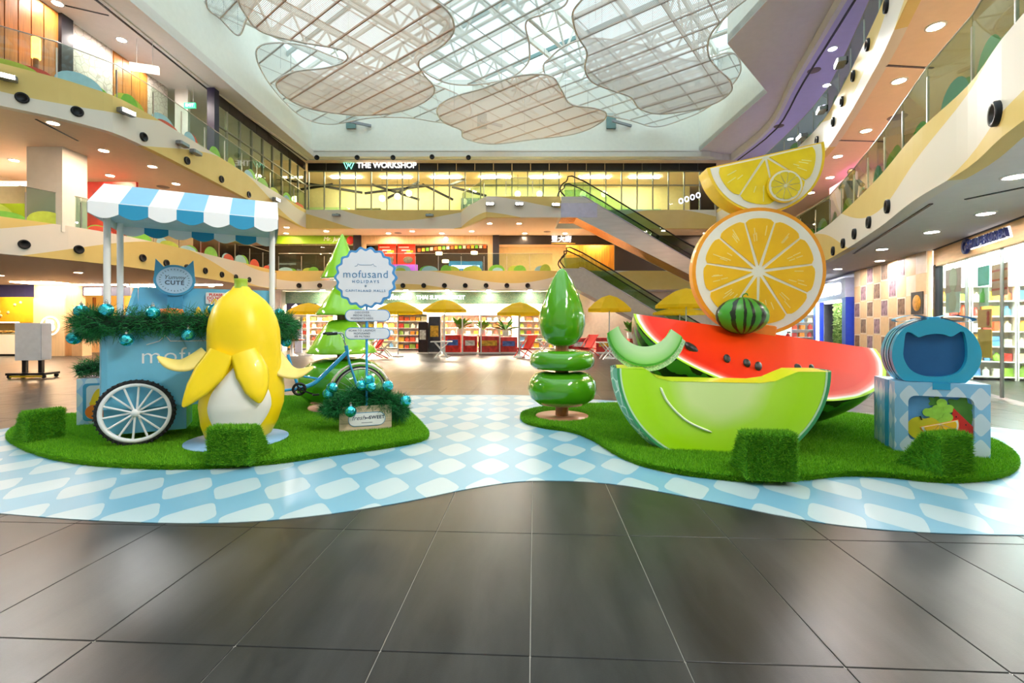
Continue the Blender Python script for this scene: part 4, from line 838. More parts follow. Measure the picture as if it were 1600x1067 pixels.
# plain striped watermelon leaning on the orange slice
wp_ = P(1160, 487, 6.25)
ws = thing('whole_watermelon', 'small striped green watermelon sitting on red slice before the orange slice', 'sculpture', (wp_.x, wp_.y, 1.33))
def stripe_material():
    m, t, N, L, b = nt('green_striped_rind'); tc = N.new('ShaderNodeTexCoord'); s = N.new('ShaderNodeSeparateXYZ'); L.new(tc.outputs['Object'], s.inputs[0])
    n = N.new('ShaderNodeTexNoise'); n.inputs['Scale'].default_value = 9; L.new(tc.outputs['Object'], n.inputs['Vector'])
    a = math_node(N, L, 'ARCTAN2', s.outputs[1], s.outputs[0]); f = math_node(N, L, 'SINE', math_node(N, L, 'ADD', math_node(N, L, 'MULTIPLY', a, 10), math_node(N, L, 'MULTIPLY', n.outputs[0], 2.5)))
    L.new(mix_node(N, L, math_node(N, L, 'GREATER_THAN', f, .45), lin('3f9426'), lin('16250f')), b.inputs['Base Color']); b.inputs['Roughness'].default_value = .3; return m
MB().sphere((0, 0, .25), 1, 24, (.36, .18, .25)).build('rind', stripe_material(), ws); MB().tube(smooth_curve([(0, 0, .49), (.01, 0, .53), (.05, -.01, .55), (.07, -.01, .52)], 4), .008, 6).build('stalk', mat('stalk_green', '3f8a22', .5), ws)
# ---------------------------------------------------------------- pedestal and tin
pa, pb_, pc_ = G(1398, 706, .056), G(1548, 718, .056), G(1360, 686, .056); pyaw = math.atan2((pb_-pa).y, (pb_-pa).x); pw = (pb_-pa).length; pd = .6; ph_ = .775
ped = thing('fruit_pedestal', 'blue diamond-print pedestal box with painted fruit panel', 'pedestal', pa, pyaw)
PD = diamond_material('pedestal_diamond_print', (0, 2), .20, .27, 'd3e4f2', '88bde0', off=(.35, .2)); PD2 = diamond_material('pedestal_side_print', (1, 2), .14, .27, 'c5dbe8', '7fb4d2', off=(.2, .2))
# body with a recessed window in the front
wx0, wx1, wz0, wz1 = .12, pw-.13, .14, .63
mb = MB(); f = [(0, 0), (pw, 0), (pw, ph_), (0, ph_)]; g = [(wx0, wz0), (wx1, wz0), (wx1, wz1), (wx0, wz1)]
g2 = [(x*1+ (wx0+wx1)/2, z+(wz0+wz1)/2) for x, z in rounded(wx1-wx0, wz1-wz0, .07, 5)]; N2 = len(g2)
outer = []
for x, z in g2:
    dx, dz = x-(wx0+wx1)/2, z-(wz0+wz1)/2; s_ = min((pw/2)/abs(dx) if abs(dx) > 1e-6 else 9, (ph_/2)/abs(dz) if abs(dz) > 1e-6 else 9); outer.append((pw/2+dx*s_, ph_/2+dz*s_))
vs_ = [(x, 0, z) for x, z in outer]+[(x, 0, z) for x, z in g2]+[(x, .05, z) for x, z in g2]
mb.add(vs_, [[i, (i+1) % N2, N2+(i+1) % N2, N2+i] for i in range(N2)]+[[N2+i, N2+(i+1) % N2, 2*N2+(i+1) % N2, 2*N2+i] for i in range(N2)], 0)
crn = [(0, 0, 0), (pw, 0, 0), (pw, 0, ph_), (0, 0, ph_), (0, pd, 0), (pw, pd, 0), (pw, pd, ph_), (0, pd, ph_)]
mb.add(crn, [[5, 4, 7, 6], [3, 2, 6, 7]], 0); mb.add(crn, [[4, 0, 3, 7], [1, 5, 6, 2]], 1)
# close the front corners between the radial outline and the box corners
for k, (cx_, cz_) in enumerate(f):
    i = min(range(N2), key=lambda q: (outer[q][0]-cx_)**2+(outer[q][1]-cz_)**2); mb.v[i] = (cx_, 0, cz_)
body = mb.build('body', [PD, PD2], ped)
MB().box((pw/2, .03, ph_/2), (pw-.002, .02, ph_-.002)).build('liner', PD, ped) if False else None
pnl = MB().add([(wx0-.02, .05, wz0-.02), (wx1+.02, .05, wz0-.02), (wx1+.02, .05, wz1+.02), (wx0-.02, .05, wz1+.02)], [[0, 1, 2, 3]]).build('panel', mat('panel_blue', '5d9fd6', .5), ped)
RB = mat('ribbon_blue', '27a0cf', .35, var=.03)
MB().box((pw/2, -.003, ph_-.035), (.15, .006, .07)).box((pw/2, pd/2, ph_+.002), (.15, pd, .004)).build('ribbon', RB, ped); MB().box((-.003, pd*.35, ph_/2), (.006, .1, ph_)).build('ribbon', RB, ped)
FY = mat('print_apple', 'cfc81e', .5, var=.1); FG = mat('print_grape', '9fd848', .4, var=.15, scale=12); FLF = mat('print_leaf', '4a8428', .5, var=.15, scale=10); FRD = mat('print_red', 'd8281e', .4, var=.06); BRN = mat('print_black', '1c1410', .5)
def pr(poly, m, name, x, z, y, th=.008): return board(poly, th, m, name, pnl, (x, y, z))
leaf = [(math.cos(a)*(.1+.022*math.cos(5*a)), math.sin(a)*(.09+.02*math.cos(5*a))) for a in [2*PI*k/40 for k in range(40)]]
pr(leaf, FLF, 'leaf_print', wx1-.1, wz1-.1, .045); pr([(x*.55, z*.6) for x, z in leaf], FLF, 'leaf_print', wx0+.25, wz1-.06, .045); pr([(x*.6, z*.8) for x, z in leaf], FLF, 'leaf_print', wx1-.04, wz1-.21, .044)
for gx, gz in [(.30, .42), (.26, .35), (.22, .32), (.33, .34), (.18, .31), (.29, .28), (.35, .27), (.31, .22), (.36, .36), (.24, .27)]: pr(disc(.045, 20), FG, 'grape_print', wx0+gx, wz0+gz, .04-random.random()*.008)
pr([(.0, .19), (.18, -.02), (.16, -.12), (-.06, -.16)], FRD, 'watermelon_print', wx1-.16, wz0+.18, .034); 
for q in ((.02, .10), (.1, .02), (.04, -.05)): pr(disc(.009, 8, .6), BRN, 'seed_print', wx1-.16+q[0], wz0+.18+q[1], .026, .003)
app = pr([(.155*math.cos(a)*(1 if math.sin(a) < 0 else 1), .135*math.sin(a)-.03*math.exp(-(math.cos(a)/.25)**2)*(1 if math.sin(a) > 0 else -.3)) for a in [2*PI*k/40 for k in range(40)]], FY, 'apple_print', wx0+.15, wz0+.135, .030)
pr([(-.006, 0), (.006, 0), (-.01, .045), (-.022, .04)], BRN, 'stalk_print', wx0+.125, wz0+.225, .022)
ow = citrus('citrus_print', 'orange wedge print', (0, 0, 0), .17, .012, OPEEL, OPITH, OPULP, 5, 0, True, 0)
for q in ('label', 'category'):
    if q in ow: del ow[q]
for ch in list(ow.children):
    ch.parent = pnl; ch.location = (wx0+.27, .02, wz0+.20); ch.rotation_euler = (0, -.3, 0)
bpy.data.objects.remove(ow)
# tin: rounded box with ear-shaped window and bow
TIN = mat('tin_teal', '1fa3c9', .3, coat=.4, var=.02); TIN2 = mat('tin_light_teal', '5cc0d8', .25, coat=.4, var=.02); NAVY = mat('window_navy', '0f5a92', .5, var=.05)
tm = ped.matrix_basis @ Vector((pw*.45, .03, ph_+.005)); tin = thing('oval_tin', 'teal oval tin with bow and ear-shaped window on the pedestal', 'tin', tm, pyaw)
K_ = .000928
OUTP = [(850, 165), (1000, 180), (1180, 255), (1300, 365), (1362, 500), (1372, 600), (1345, 710), (1275, 825), (1190, 900), (850, 900), (490, 900), (400, 795), (352, 680), (340, 580), (358, 470), (410, 360), (480, 285), (600, 220), (720, 180)]
HOLP = [(850, 338), (950, 345), (1040, 372), (1110, 322), (1150, 312), (1182, 325), (1212, 480), (1205, 650), (1130, 770), (1000, 825), (850, 838), (700, 825), (560, 760), (480, 620), (485, 480), (505, 335), (535, 320), (590, 332), (650, 382), (740, 355)]
def star(pl, n=96, cx=850, cy=600):
    o = []
    for k in range(n):
        a = 2*PI*k/n+.003; d = (math.cos(a), -math.sin(a)); best = 0
        for i in range(len(pl)):
            (x0, y0), (x1, y1) = pl[i], pl[(i+1) % len(pl)]; ex, ey = x1-x0, y1-y0; det = d[0]*-ey+ex*d[1]
            if abs(det) < 1e-9: continue
            t = ((x0-cx)*-ey+ex*(y0-cy))/det; u_ = (d[0]*(y0-cy)-d[1]*(x0-cx))/det
            if t > 0 and -1e-6 <= u_ <= 1+1e-6: best = max(best, t)
        o.append((best*d[0]*K_*.80, (900-cy-best*d[1])*K_))
    return o
_ov = star([(p.x, p.y) for p in smooth_curve(OUTP[10:]+OUTP[:9], 5)]); czo = .32
def oval(s_=1.0): return [(x*s_, max(0, czo+(z-czo)*s_)) for x, z in _ov]
hol = star([(p.x, p.y) for p in smooth_curve(HOLP, 3, True)]); ov = oval(); n = len(ov)
mb = MB(); vs_ = [(x, 0, z) for x, z in ov]+[(x, 0, z) for x, z in hol]+[(x, .05, z) for x, z in hol]
mb.add(vs_, [[i, (i+1) % n, n+(i+1) % n, n+i] for i in range(n)]+[[n+i, n+(i+1) % n, 2*n+(i+1) % n, 2*n+i] for i in range(n)])
mb.build('front_plate', TIN, tin)
MB().prism(oval(.985), -.055, -.05, M=UP).build('window_panel', NAVY, tin)
for ya, yb, s_, m_ in ((0, .07, 1.0, TIN), (.07, .10, .985, STEEL), (.10, .16, 1.0, TIN), (.16, .20, 1.012, TIN2), (.20, .24, .985, STEEL), (.24, .32, 1.0, TIN)):
    o = oval(s_); vs_ = [(x, y, z) for y in (ya, yb) for x, z in o]; fs_ = [[i, n+i, n+(i+1) % n, (i+1) % n] for i in range(n)]
    if yb == .32: fs_.append(list(range(n, 2*n)))
    MB().add(vs_, fs_, 0, False).build('side_band', m_, tin)
bow = MB().box((0, .1, .685), (.12, .16, .04), bev=.012).build('bow', RB, tin)
for s_ in (-1, 1):
    pts = smooth_curve([(s_*.04, .1, .70), (s_*.16, .08, .728), (s_*.30, .06, .70), (s_*.35, .06, .675), (s_*.29, .09, .655), (s_*.15, .11, .672), (s_*.04, .1, .685)], 5)
    mb = MB(); vs_ = [(p.x, p.y+d, p.z) for p in pts for d in (-.05, .05)]+[(p.x, p.y+d, p.z-.006) for p in pts for d in (-.05, .05)]; m_ = len(pts)*2
    mb.add(vs_, [[2*i, 2*i+1, 2*i+3, 2*i+2] for i in range(len(pts)-1)]+[[m_+2*i, m_+2*i+2, m_+2*i+3, m_+2*i+1] for i in range(len(pts)-1)], 0, True).build('bow_loop', RB, bow)
    mb = MB(); pts = smooth_curve([(s_*.04, .1, .685), (s_*.15, .12, .675), (s_*.30, .14, .58)], 5); vs_ = [(p.x, p.y+d, p.z+e) for e in (0, .006) for p in pts for d in (-.035, .035)]; m_ = len(pts)*2
    mb.add(vs_, [[2*i, 2*i+2, 2*i+3, 2*i+1] for i in range(len(pts)-1)]+[[m_+2*i, m_+2*i+1, m_+2*i+3, m_+2*i+2] for i in range(len(pts)-1)], 0, True).build('bow_tail', RB, bow)
# ---------------------------------------------------------------- lamps, nozzles, floodlights
def emis(name, col, s): return mat(name, col, .5, emit=s)
WARM = emis('lamp_warm', 'ffdab4', LAMP); NEUT = emis('lamp_neutral', 'fff4ea', LAMP)
def downlight_data(m):
    return MB().lathe([(.001, -.012), (.115, -.012), (.115, -.004)], 20).data('diffuser', m)
DLW, DLN = downlight_data(WARM), downlight_data(NEUT); DLR = MB().lathe([(.115, -.002), (.118, -.018), (.15, -.014), (.155, -.001)], 20).data('rim', PWHITE)
def downlight(p, data, label, group):
    t = thing('downlight', label, 'ceiling light', p, 0, group); put('diffuser', data, t); put('rim', DLR, t)
def dl_pix(lst, z, data, label, group):
    for px_, py_ in lst: downlight(G(px_, py_, z), data, label, group)
dl_pix([(83, 192), (22, 250), (162, 235), (238, 260), (172, 274), (275, 287), (330, 315), (398, 343)], Z3, DLW, 'round downlight in the peach ceiling of the left upper gallery', 'left gallery downlights')
dl_pix([(448, 355), (447, 364.5), (510, 361), (607, 364.5), (644, 361), (690, 364.5), (737, 361), (765, 349), (811, 349), (820, 364.5), (883, 364.5), (1037, 360), (1102, 364)], Z3, DLW, 'round downlight in the ceiling of the far upper gallery', 'far gallery downlights')
dl_pix([(1462, 41), (1405, 126), (1353, 204), (1309, 244), (1297, 277), (1267, 301)], Z3, DLW, 'round downlight in the peach ceiling of the right upper gallery', 'right upper gallery downlights')
dl_pix([(1587, 275), (1540, 333), (1456, 362), (1378, 389), (1375, 407), (1309, 420)], Z2, DLN, 'round downlight in the grey ceiling before the right shops', 'right ground floor downlights')
dl_pix([(190, 62), (233, 103), (90, 5)], Z4, DLN, 'round downlight in the top ceiling over the left gallery', 'top left downlights')
dl_pix([(1301, 76), (1292, 133), (1235, 217)], Z4, downlight_data(emis('lamp_lilac', 'd6c8ff', LAMP)), 'round downlight in the lilac top ceiling on the right', 'top right downlights')
for i, (x, y) in enumerate([(-17, 10), (-16, 17), (-20, 13), (-16, 21), (-20, 18), (-23, 20), (-15, 23)]): downlight((x, y, Z2), DLW, 'downlight in the ground floor ceiling on the left', 'left ground floor downlights')
for i in range(8): downlight((-10.5+2.3*i, 25.55, Z2), DLN, 'added downlight brightening the parasols before the supermarket', 'added supermarket front downlights')  # extra downlights, added to brighten the yellow parasols
for i, (x, y) in enumerate([(-17, 0), (-19, 5), (8, 0), (6.5, 3), (10, 5)]):
    downlight((x, y, Z2), DLN, 'downlight in the ground floor ceiling behind the viewer', 'unseen downlights behind the viewer'); downlight((x, y, Z3), DLW, 'downlight in the upper gallery ceiling behind the viewer', 'unseen upper downlights behind the viewer')
NZ = MB().lathe([(.001, -.01), (.07, -.01), (.088, .03), (.118, .036), (.13, .02), (.13, -.03)], 20, axis='Y').data('nozzle', BLACK)
def nozzles(pix, Yf, label, group, nrm=None):
    for q in pix:
        p, rz = Yf(*q); o = put('air_nozzle', NZ, None, p, (0, 0, rz)); tag(o, label, 'air nozzle', group)
def on_edge(curve, side, off=.02):
    def f(px_, py_):
        best = None
        for a, b_ in zip(curve[:-1], curve[1:]):
            r = (px_-800)/F; da = a.x-r*a.y; db = b_.x-r*b_.y
            if da*db <= 0 and da != db and min(a.y, b_.y) > 0:
                t = da/(da-db); q = a+(b_-a)*t; d = (b_-a).normalized(); n = Vector((d.y, -d.x))*side; best = (Vector((q.x+n.x*off, q.y+n.y*off, H+(HOR-py_)/F*q.y)), math.atan2(n.y, n.x)+PI/2)
        return best or (Vector((0, 24.9, 5)), 0)
    return f
fl2, fl3, fr = on_edge(L2, 1, .05), on_edge(L3, 1, .05), on_edge(RR, -1, .05); ff = lambda x, y: (P(x, y, 24.93), 0); ft = lambda x, y: (P(x, y, 24.56), 0)
nozzles([(37, 382), (122, 390), (221, 403), (258, 411), (290, 418), (319, 423), (345, 429), (367, 433), (388, 437)], fl2, 'round black air nozzle on the left ground floor fascia', 'left fascia nozzles')
nozzles([(35, 154), (120, 175), (222, 214), (290, 251), (344, 280), (387, 304)], fl3, 'round black air nozzle on the left upper fascia', 'left upper fascia nozzles')
nozzles([(467+32.5*i, 446) for i in range(12)], ff, 'round black air nozzle on the far ground floor fascia', 'far fascia nozzles')
nozzles([(1392, 322), (1362, 347), (1339, 365), (1321, 380), (1305, 392), (1566, 176)], fr, 'round black air nozzle on the right ground floor fascia', 'right fascia nozzles')
nozzles([(1390, 8), (1360, 69), (1337, 118), (1319, 158), (1305, 190), (1279, 219)], fr, 'round black air nozzle on the right upper fascia', 'right upper fascia nozzles')
nozzles([(495, 246), (558, 246), (614, 246), (675, 245), (732, 246)], ft, 'round black air nozzle on the white strip under the skylight', 'top fascia nozzles')
HSG = MB().box((0, -.14, 0), (.42, .2, .12), bev=.03).data('housing', GREYM); BRK = MB().box((0, -.03, .03), (.1, .07, .16)).data('bracket', BLACK); LNS = MB().box((0, -.245, -.005), (.34, .012, .09)).data('lens', emis('flood_lit', 'fff6ee', 60)); LNO = MB().box((0, -.245, -.005), (.34, .012, .09)).data('lens', mat('lens_dark', '9fb4bd', .15))
AIM = (0, 5.5)
def flood(fn, px_, py_, lit, label):
    p, rz = fn(px_, py_); t = thing('floodlight', label, 'floodlight', p, rz, 'grey floodlights on the gallery fascias'); put('housing', HSG, t); put('bracket', BRK, t); put('lens', LNS if lit else LNO, t)
    if lit:      # the floodlight's own beam, aimed at the display islands
        l = bpy.data.lights.new('beam', 'SPOT'); l.energy = FLOOD*lit; l.spot_size = 1.5; l.spot_blend = 1.0; l.shadow_soft_size = .3; l.color = (1, .975, .95)
        b_ = bpy.data.objects.new('beam', l); COL.objects.link(b_); b_.parent = t; b_.location = (0, -.3, 0)
        d = Matrix.Rotation(-rz, 3, 'Z') @ (Vector((AIM[0], AIM[1], .8))-p); b_.rotation_euler = d.to_track_quat('-Z', 'Y').to_euler()
fb = lambda x, y: (P(x, y, 22.365), 0)
for a in [(fl3, 10, 125, 1.6, 'grey floodlight on the left upper fascia nearest the left edge'), (fl3, 189, 176, 1.6, 'grey floodlight on the left upper fascia below the white signboard'), (fl3, 276, 225, 0, 'grey floodlight on the left upper fascia, first of a close pair'), (fl3, 297, 238, 0, 'grey floodlight on the left upper fascia, second of a close pair'), (ff, 527, 337, 0, 'grey floodlight on the far fascia, left one'), (ff, 672, 337, 0, 'grey floodlight on the far fascia, right one'),
          (fb, 766, 320, .4, 'lit floodlight on the escalator landing, left of three'), (fb, 811, 320, .4, 'lit floodlight on the escalator landing, middle of three'), (fb, 868, 321, .4, 'lit floodlight on the escalator landing, beside the escalator'), (fl3, 425, 312, 1, 'lit floodlight above the awning at the far left corner'), (fr, 1328, 95, 1, 'lit floodlight on the right upper fascia, highest of three'), (fr, 1296, 170, 1, 'lit floodlight on the right upper fascia, middle of three'), (fr, 1263, 213, 1, 'lit floodlight on the right upper fascia, lowest of three')]: flood(*a)
for i, (x, y, z, rz) in enumerate([(-15.6, 6.5, 7.2, PI/2-.2), (-16.2, 3.5, 7.2, PI/2-.3), (4.32, 2.2, 7.2, -PI/2+.2), (4.2, .5, 7.2, -PI/2+.1), (4.25, -1.5, 7.2, -PI/2)]):  # unseen floodlights added as fill to brighten the atrium
    AIM = (-2.5 if i > 1 else 2.5, 5.5); flood(lambda a, b_: (Vector((x, y, z)), rz), 0, 0, 2.1 if i < 2 else 1.4, 'added fill floodlight on the gallery fascia outside the view, %s' % ['left farther', 'left nearer', 'right farther', 'right middle', 'right nearest'][i])
VENT = mat('vent_grey', '7a6a62', .5)
for px_, py_, z, lab in [(1330, 102+150, Z3, 'right of the lemon'), (1270, 252, Z3, 'low behind the lemon'), (1402, 183, Z3, 'in the right upper gallery'), (255, 292, Z3, 'in the left upper gallery'), (1272, 110, Z4, 'in the lilac ceiling'), (1217, 197, Z4, 'in the lilac ceiling, lower one'), (622, 364, Z3, 'in the far gallery, left'), (855, 362, Z3, 'in the far gallery, right')][1:]:
    tag(MB().lathe([(.001, -.02), (.10, -.02), (.13, -.008), (.2, -.012), (.21, 0)], 20).build('ceiling_diffuser', VENT, None, G(px_, py_, z)), 'round dark air diffuser %s' % lab, 'air diffuser', 'round ceiling air diffusers')
for (a, b_, z, lab) in [((56, 186), (122, 220), Z3, 'left gallery'), ((1385, 102), (1458, 106), Z3, 'right upper gallery, high'), ((1311, 219), (1382, 221), Z3, 'right upper gallery, low'), ((1334, 396), (1455, 318), Z2, 'right ground floor edge'), ((1508, 311), (1600, 292), Z2, 'right ground floor near the frame edge'), ((83, 4), (170, 24), Z4, 'top left')]:
    p, q = G(*a, z), G(*b_, z); d = q-p; c = (p+q)/2
    tag(MB().box((0, 0, -.006), (d.length, .05, .014)).build('slot_diffuser', BLACK, None, c, (0, 0, math.atan2(d.y, d.x))), 'thin black slot diffuser in the ceiling, %s' % lab, 'air diffuser', 'black slot diffusers')
# ---------------------------------------------------------------- balustrades
HILL = [mat('sticker_green', '7cc644', .5, var=.1), mat('sticker_lime', 'b9cf4a', .5, var=.1), mat('sticker_sky', '9fd0dc', .5, var=.05), mat('sticker_red', 'c8503c', .5, var=.1)]
def balustrade(pts, z, label, step=1.25, h=.95, stickers=True, ymin=2.5, gm=GLASS, lean=0):
    t = thing('balustrade', label, 'balustrade', (0, 0, 0), 0, 'glass balustrades along the galleries'); d = 0; P_ = [p for p in pts if p.y > ymin]; cum = [0]
    for a, b_ in zip(P_[:-1], P_[1:]): cum.append(cum[-1]+(b_-a).length)
    n = max(1, round(cum[-1]/step)); q = []
    for k in range(n+1):
        s_ = cum[-1]*k/n; i = max(j for j in range(len(cum)) if cum[j] <= s_+1e-6); i = min(i, len(P_)-2); f = (s_-cum[i])/(cum[i+1]-cum[i]); q.append(P_[i].lerp(P_[i+1], f))
    for k in range(n):
        a, b_ = q[k], q[k+1]; u = (b_-a); l = u.length; rz = math.atan2(u.y, u.x); c = (a+b_)/2
        pn = MB().box((0, 0, h/2), (l-.015, .012, h)).build('pane', gm, t, (c.x, c.y, z), (0, 0, rz))
        if stickers:
            for e in range(2):
                w_, hh = random.uniform(.22, .42)*l, random.uniform(.15, .42)*h; m_ = HILL[(k+e*2) % 3] if random.random() < .85 else HILL[3]; off = random.uniform(-.2, .2)*l
                for yy in (-.009-.002*e,):
                    MB().add([(off+w_*math.cos(PI*i/12), yy, hh*math.sin(PI*i/12)+.002) for i in range(13)], [list(range(13))]).build('hill_sticker', m_, pn)
        MB().box((0, 0, h*.42), (.03, .03, h*.84)).build('post', STEEL, t, (a.x, a.y, z), (0, 0, rz))
    MB().tube([(p.x, p.y, z+h) for p in q], .014, 6).build('top_rail', STEEL, t)
    return t
off_ = lambda ps, d, s_: [p+Vector((-(ps[min(i+1, len(ps)-1)]-ps[max(i-1, 0)]).normalized().y, (ps[min(i+1, len(ps)-1)]-ps[max(i-1, 0)]).normalized().x))*d*s_ for i, p in enumerate(ps)]
balustrade(off_(L2, .08, 1), Z2+1, 'glass balustrade of the left gallery behind the awning', ymin=11); balustrade(off_(L3, .08, 1), Z3+1, 'glass balustrade of the top left gallery', ymin=9)
balustrade([Vector((-12.7, 25.08)), Vector((2.2, 25.08))], Z2+1, 'glass balustrade of the far gallery below the red posters'); balustrade(off_(RR, .08, -1), Z2+1, 'glass balustrade of the right gallery above the right shops', ymin=3.5, gm=GREENGLASS); balustrade(off_(RR, .08, -1), Z3+1, 'glass balustrade of the top right gallery', ymin=6, gm=GREENGLASS)
balustrade([Vector((-2.7, 25.08)), Vector((-1.2, 22.5)), Vector((2.3, 22.5))], Z3+1, 'glass balustrade of the landing at the escalator top', stickers=False)
# ---------------------------------------------------------------- far top floor: glazed office front
ROOM = mat('office_wall', 'f4eab8', .7, var=.04); ROOMG = mat('office_green_wall', 'a9c98a', .7, var=.05)
struct(MB().box((-2.0, 29.9, 9.0), (27, .2, 3.0)).build('wall_office_back', ROOM)); struct(MB().box((-.2, 28.3, 7.52), (23.5, 5.4, .04)).build('floor_office', mat('office_floor', 'b8a878', .5)))
for i, x in enumerate((-10, -7, -4, -1, 2, 5, 8)):
    tag(MB().box((0, 0, -.03), (1.8, .25, .05)).build('office_light', emis('office_lamp', 'fff6dc', 110), None, (x, 27.8, Z4)), 'long ceiling light inside the glazed office', 'ceiling light', 'office ceiling lights')
glz = thing('office_glazing', 'glazed office front with grey mullions under the black sign band', 'glass facade', (0, 25.62, 7.506)); X0, X1 = -11.3, 11.3; npn = 26; zt = 2.5; zm = 1.72
OG = glass('office_glass', 'eff4e6', .10)
pa_ = MB().box((0, 0, zm/2), ((X1-X0)/npn-.05, .012, zm-.04)).data('pane', OG); pb2 = MB().box((0, 0, (zt-zm)/2), ((X1-X0)/npn-.05, .012, zt-zm-.04)).data('pane', OG); mu = MB().box((0, 0, zt/2), (.055, .10, zt)).data('mullion', mat('mullion_grey', '8f9082', .45, .3))
for k in range(npn):
    x = X0+(X1-X0)*(k+.5)/npn; put('pane', pa_, glz, (x, 0, 0)); put('pane', pb2, glz, (x, 0, zm))
for k in range(npn+1): put('mullion', mu, glz, (X0+(X1-X0)*k/npn, 0, 0))
MB().box((0, 0, zm), (X1-X0, .09, .05)).build('transom', mat('mullion_grey', '7f8076'), glz); MB().box((0, 0, zt), (X1-X0, .1, .06)).build('head', mat('mullion_grey', '7f8076'), glz)
# left return of the glazing
glz2 = thing('office_glazing', 'glazed office side above the left gallery fascia', 'glass facade', (-11.45, 17.6, 7.5), PI/2); nn = 9
for k in range(nn):
    put('pane', pa_, glz2, ((k+.5)*.88, 0, 0)); put('pane', pb2, glz2, ((k+.5)*.88, 0, zm))
for k in range(nn+1): put('mullion', mu, glz2, (k*.88, 0, 0))
MB().box((nn*.44, 0, zm), (nn*.88, .09, .05)).build('transom', mat('mullion_grey', '7f8076'), glz2)
struct(MB().box((-15.5, 21.5, 9), (.2, 8, 3)).build('wall_office_side', ROOM))
band = thing('sign_band', 'black panelled band with lit shop lettering above the office glazing', 'sign band', (0, 25.5, 10.0))
for k in range(22): MB().box((X0+(X1-X0)*(k+.5)/22, 0, .215), ((X1-X0)/22-.02, .06, .43)).build('panel', DARK, band)
band2 = thing('sign_band', 'black panelled band above the office side glazing', 'sign band', (-11.42, 17.6, 10.0), PI/2)
for k in range(8): MB().box((.5+k*.98, 0, .215), (.96, .06, .43)).build('panel', DARK, band2)
LIT = emis('sign_white', 'ffffff', 1.8); LITG = emis('sign_mint', '8fffe0', 3.0)
ws_ = thing('shop_sign', 'white lit lettering reading the workshop on the black band', 'sign', P(604, 264, 25.40)); letter('THE WORKSHOP', .43, LIT, ws_, (0, 0, .2), depth=.05, bold=.005, spacing=.98)
lg = thing('shop_logo', 'mint lit winged W emblem beside the workshop lettering', 'sign', P(545, 264, 25.40))
MB().tube([(-.3, 0, .4), (-.12, 0, 0), (0, 0, .3), (.12, 0, 0), (.3, 0, .4)], .018, 5).build('outer_line', LITG, lg); MB().tube([(-.16, 0, .4), (-.04, 0, .14), (0, 0, .24), (.04, 0, .14), (.16, 0, .4)], .016, 5).build('inner_line', LITG, lg)
GLB = emis('globe_lamp_glow', 'fff0c8', 5)
for i, (px_, py_) in enumerate([(461, 311), (597, 310), (621, 307), (639, 302), (809, 303), (843, 303), (911, 303), (944, 303)]):
    p = P(px_, py_, 27.4); t = thing('globe_lamp', 'white globe pendant lamp inside the office, number %s from the left' % ['one', 'two', 'three', 'four', 'five', 'six', 'seven', 'eight'][i], 'pendant lamp', p, 0, 'globe lamps in the office')
    MB().sphere((0, 0, 0), .19, 14).build('globe', GLB, t); MB().cyl((0, 0, .18), (0, 0, Z4-p.z), .01, n=5).build('cord', BLACK, t)
for i, (a, b_) in enumerate([((432, 279), (566, 301)), ((470, 296), (520, 288)), ((570, 302), (668, 290)), ((605, 310), (655, 284)), ((580, 288), (655, 312)), ((660, 288), (708, 312)), ((700, 290), (728, 280)), ((706, 292), (760, 306))]):
    p, q = P(*a, 28.3), P(*b_, 28.3); d = q-p; t = tag(MB().box((0, 0, 0), (d.length, .12, .12), R=Matrix.Rotation(-math.atan2(d.z, d.x), 3, 'Y')).build('ceiling_beam', BLACK, None, (p+q)/2), 'black zigzag ceiling beam in the office, %s from the left' % ['first', 'second', 'third', 'fourth', 'fifth', 'sixth', 'seventh', 'eighth'][i], 'beam', 'black zigzag beams in the office')
for i, (px_, w_, m_) in enumerate([(505, 3.0, ROOMG), (575, 1.6, mat('stair_dark', '5a6040', .6)), (1000, 2.6, mat('teal_partition', '6fae9c', .6)), (985, .9, mat('poster_brown', '8a6a48', .6)), (735, 1.2, mat('pillar_blue', '5a7a78', .5))]):
    c = P(px_, 320, 28.6+i*.2); tag(MB().box((0, 0, .6 if i != 4 else 1.0), (w_, .15, 1.2 if i != 4 else 2.0)).build('office_partition', m_, None, (c.x, c.y, 7.54)), ['low green partition inside the office on the left', 'dark stair screen inside the office', 'teal partition inside the office right of the escalator', 'brown poster panel before the teal partition', 'grey blue column inside the office'][i], 'partition')
for q in range(4):
    p = P(1064+9*q, 318-3*q, 25.58); tag(MB().tube([(.11*math.cos(a), 0, .14+.14*math.sin(a)) for a in [2*PI*k/8 for k in range(8)]], .025, 5, closed=True).build('neon_ring', emis('neon_white', 'dfe6ff', 5), None, p), 'small white neon ring in the office window, %s from the left' % ['first', 'second', 'third', 'fourth'][q], 'neon light', 'white neon rings')
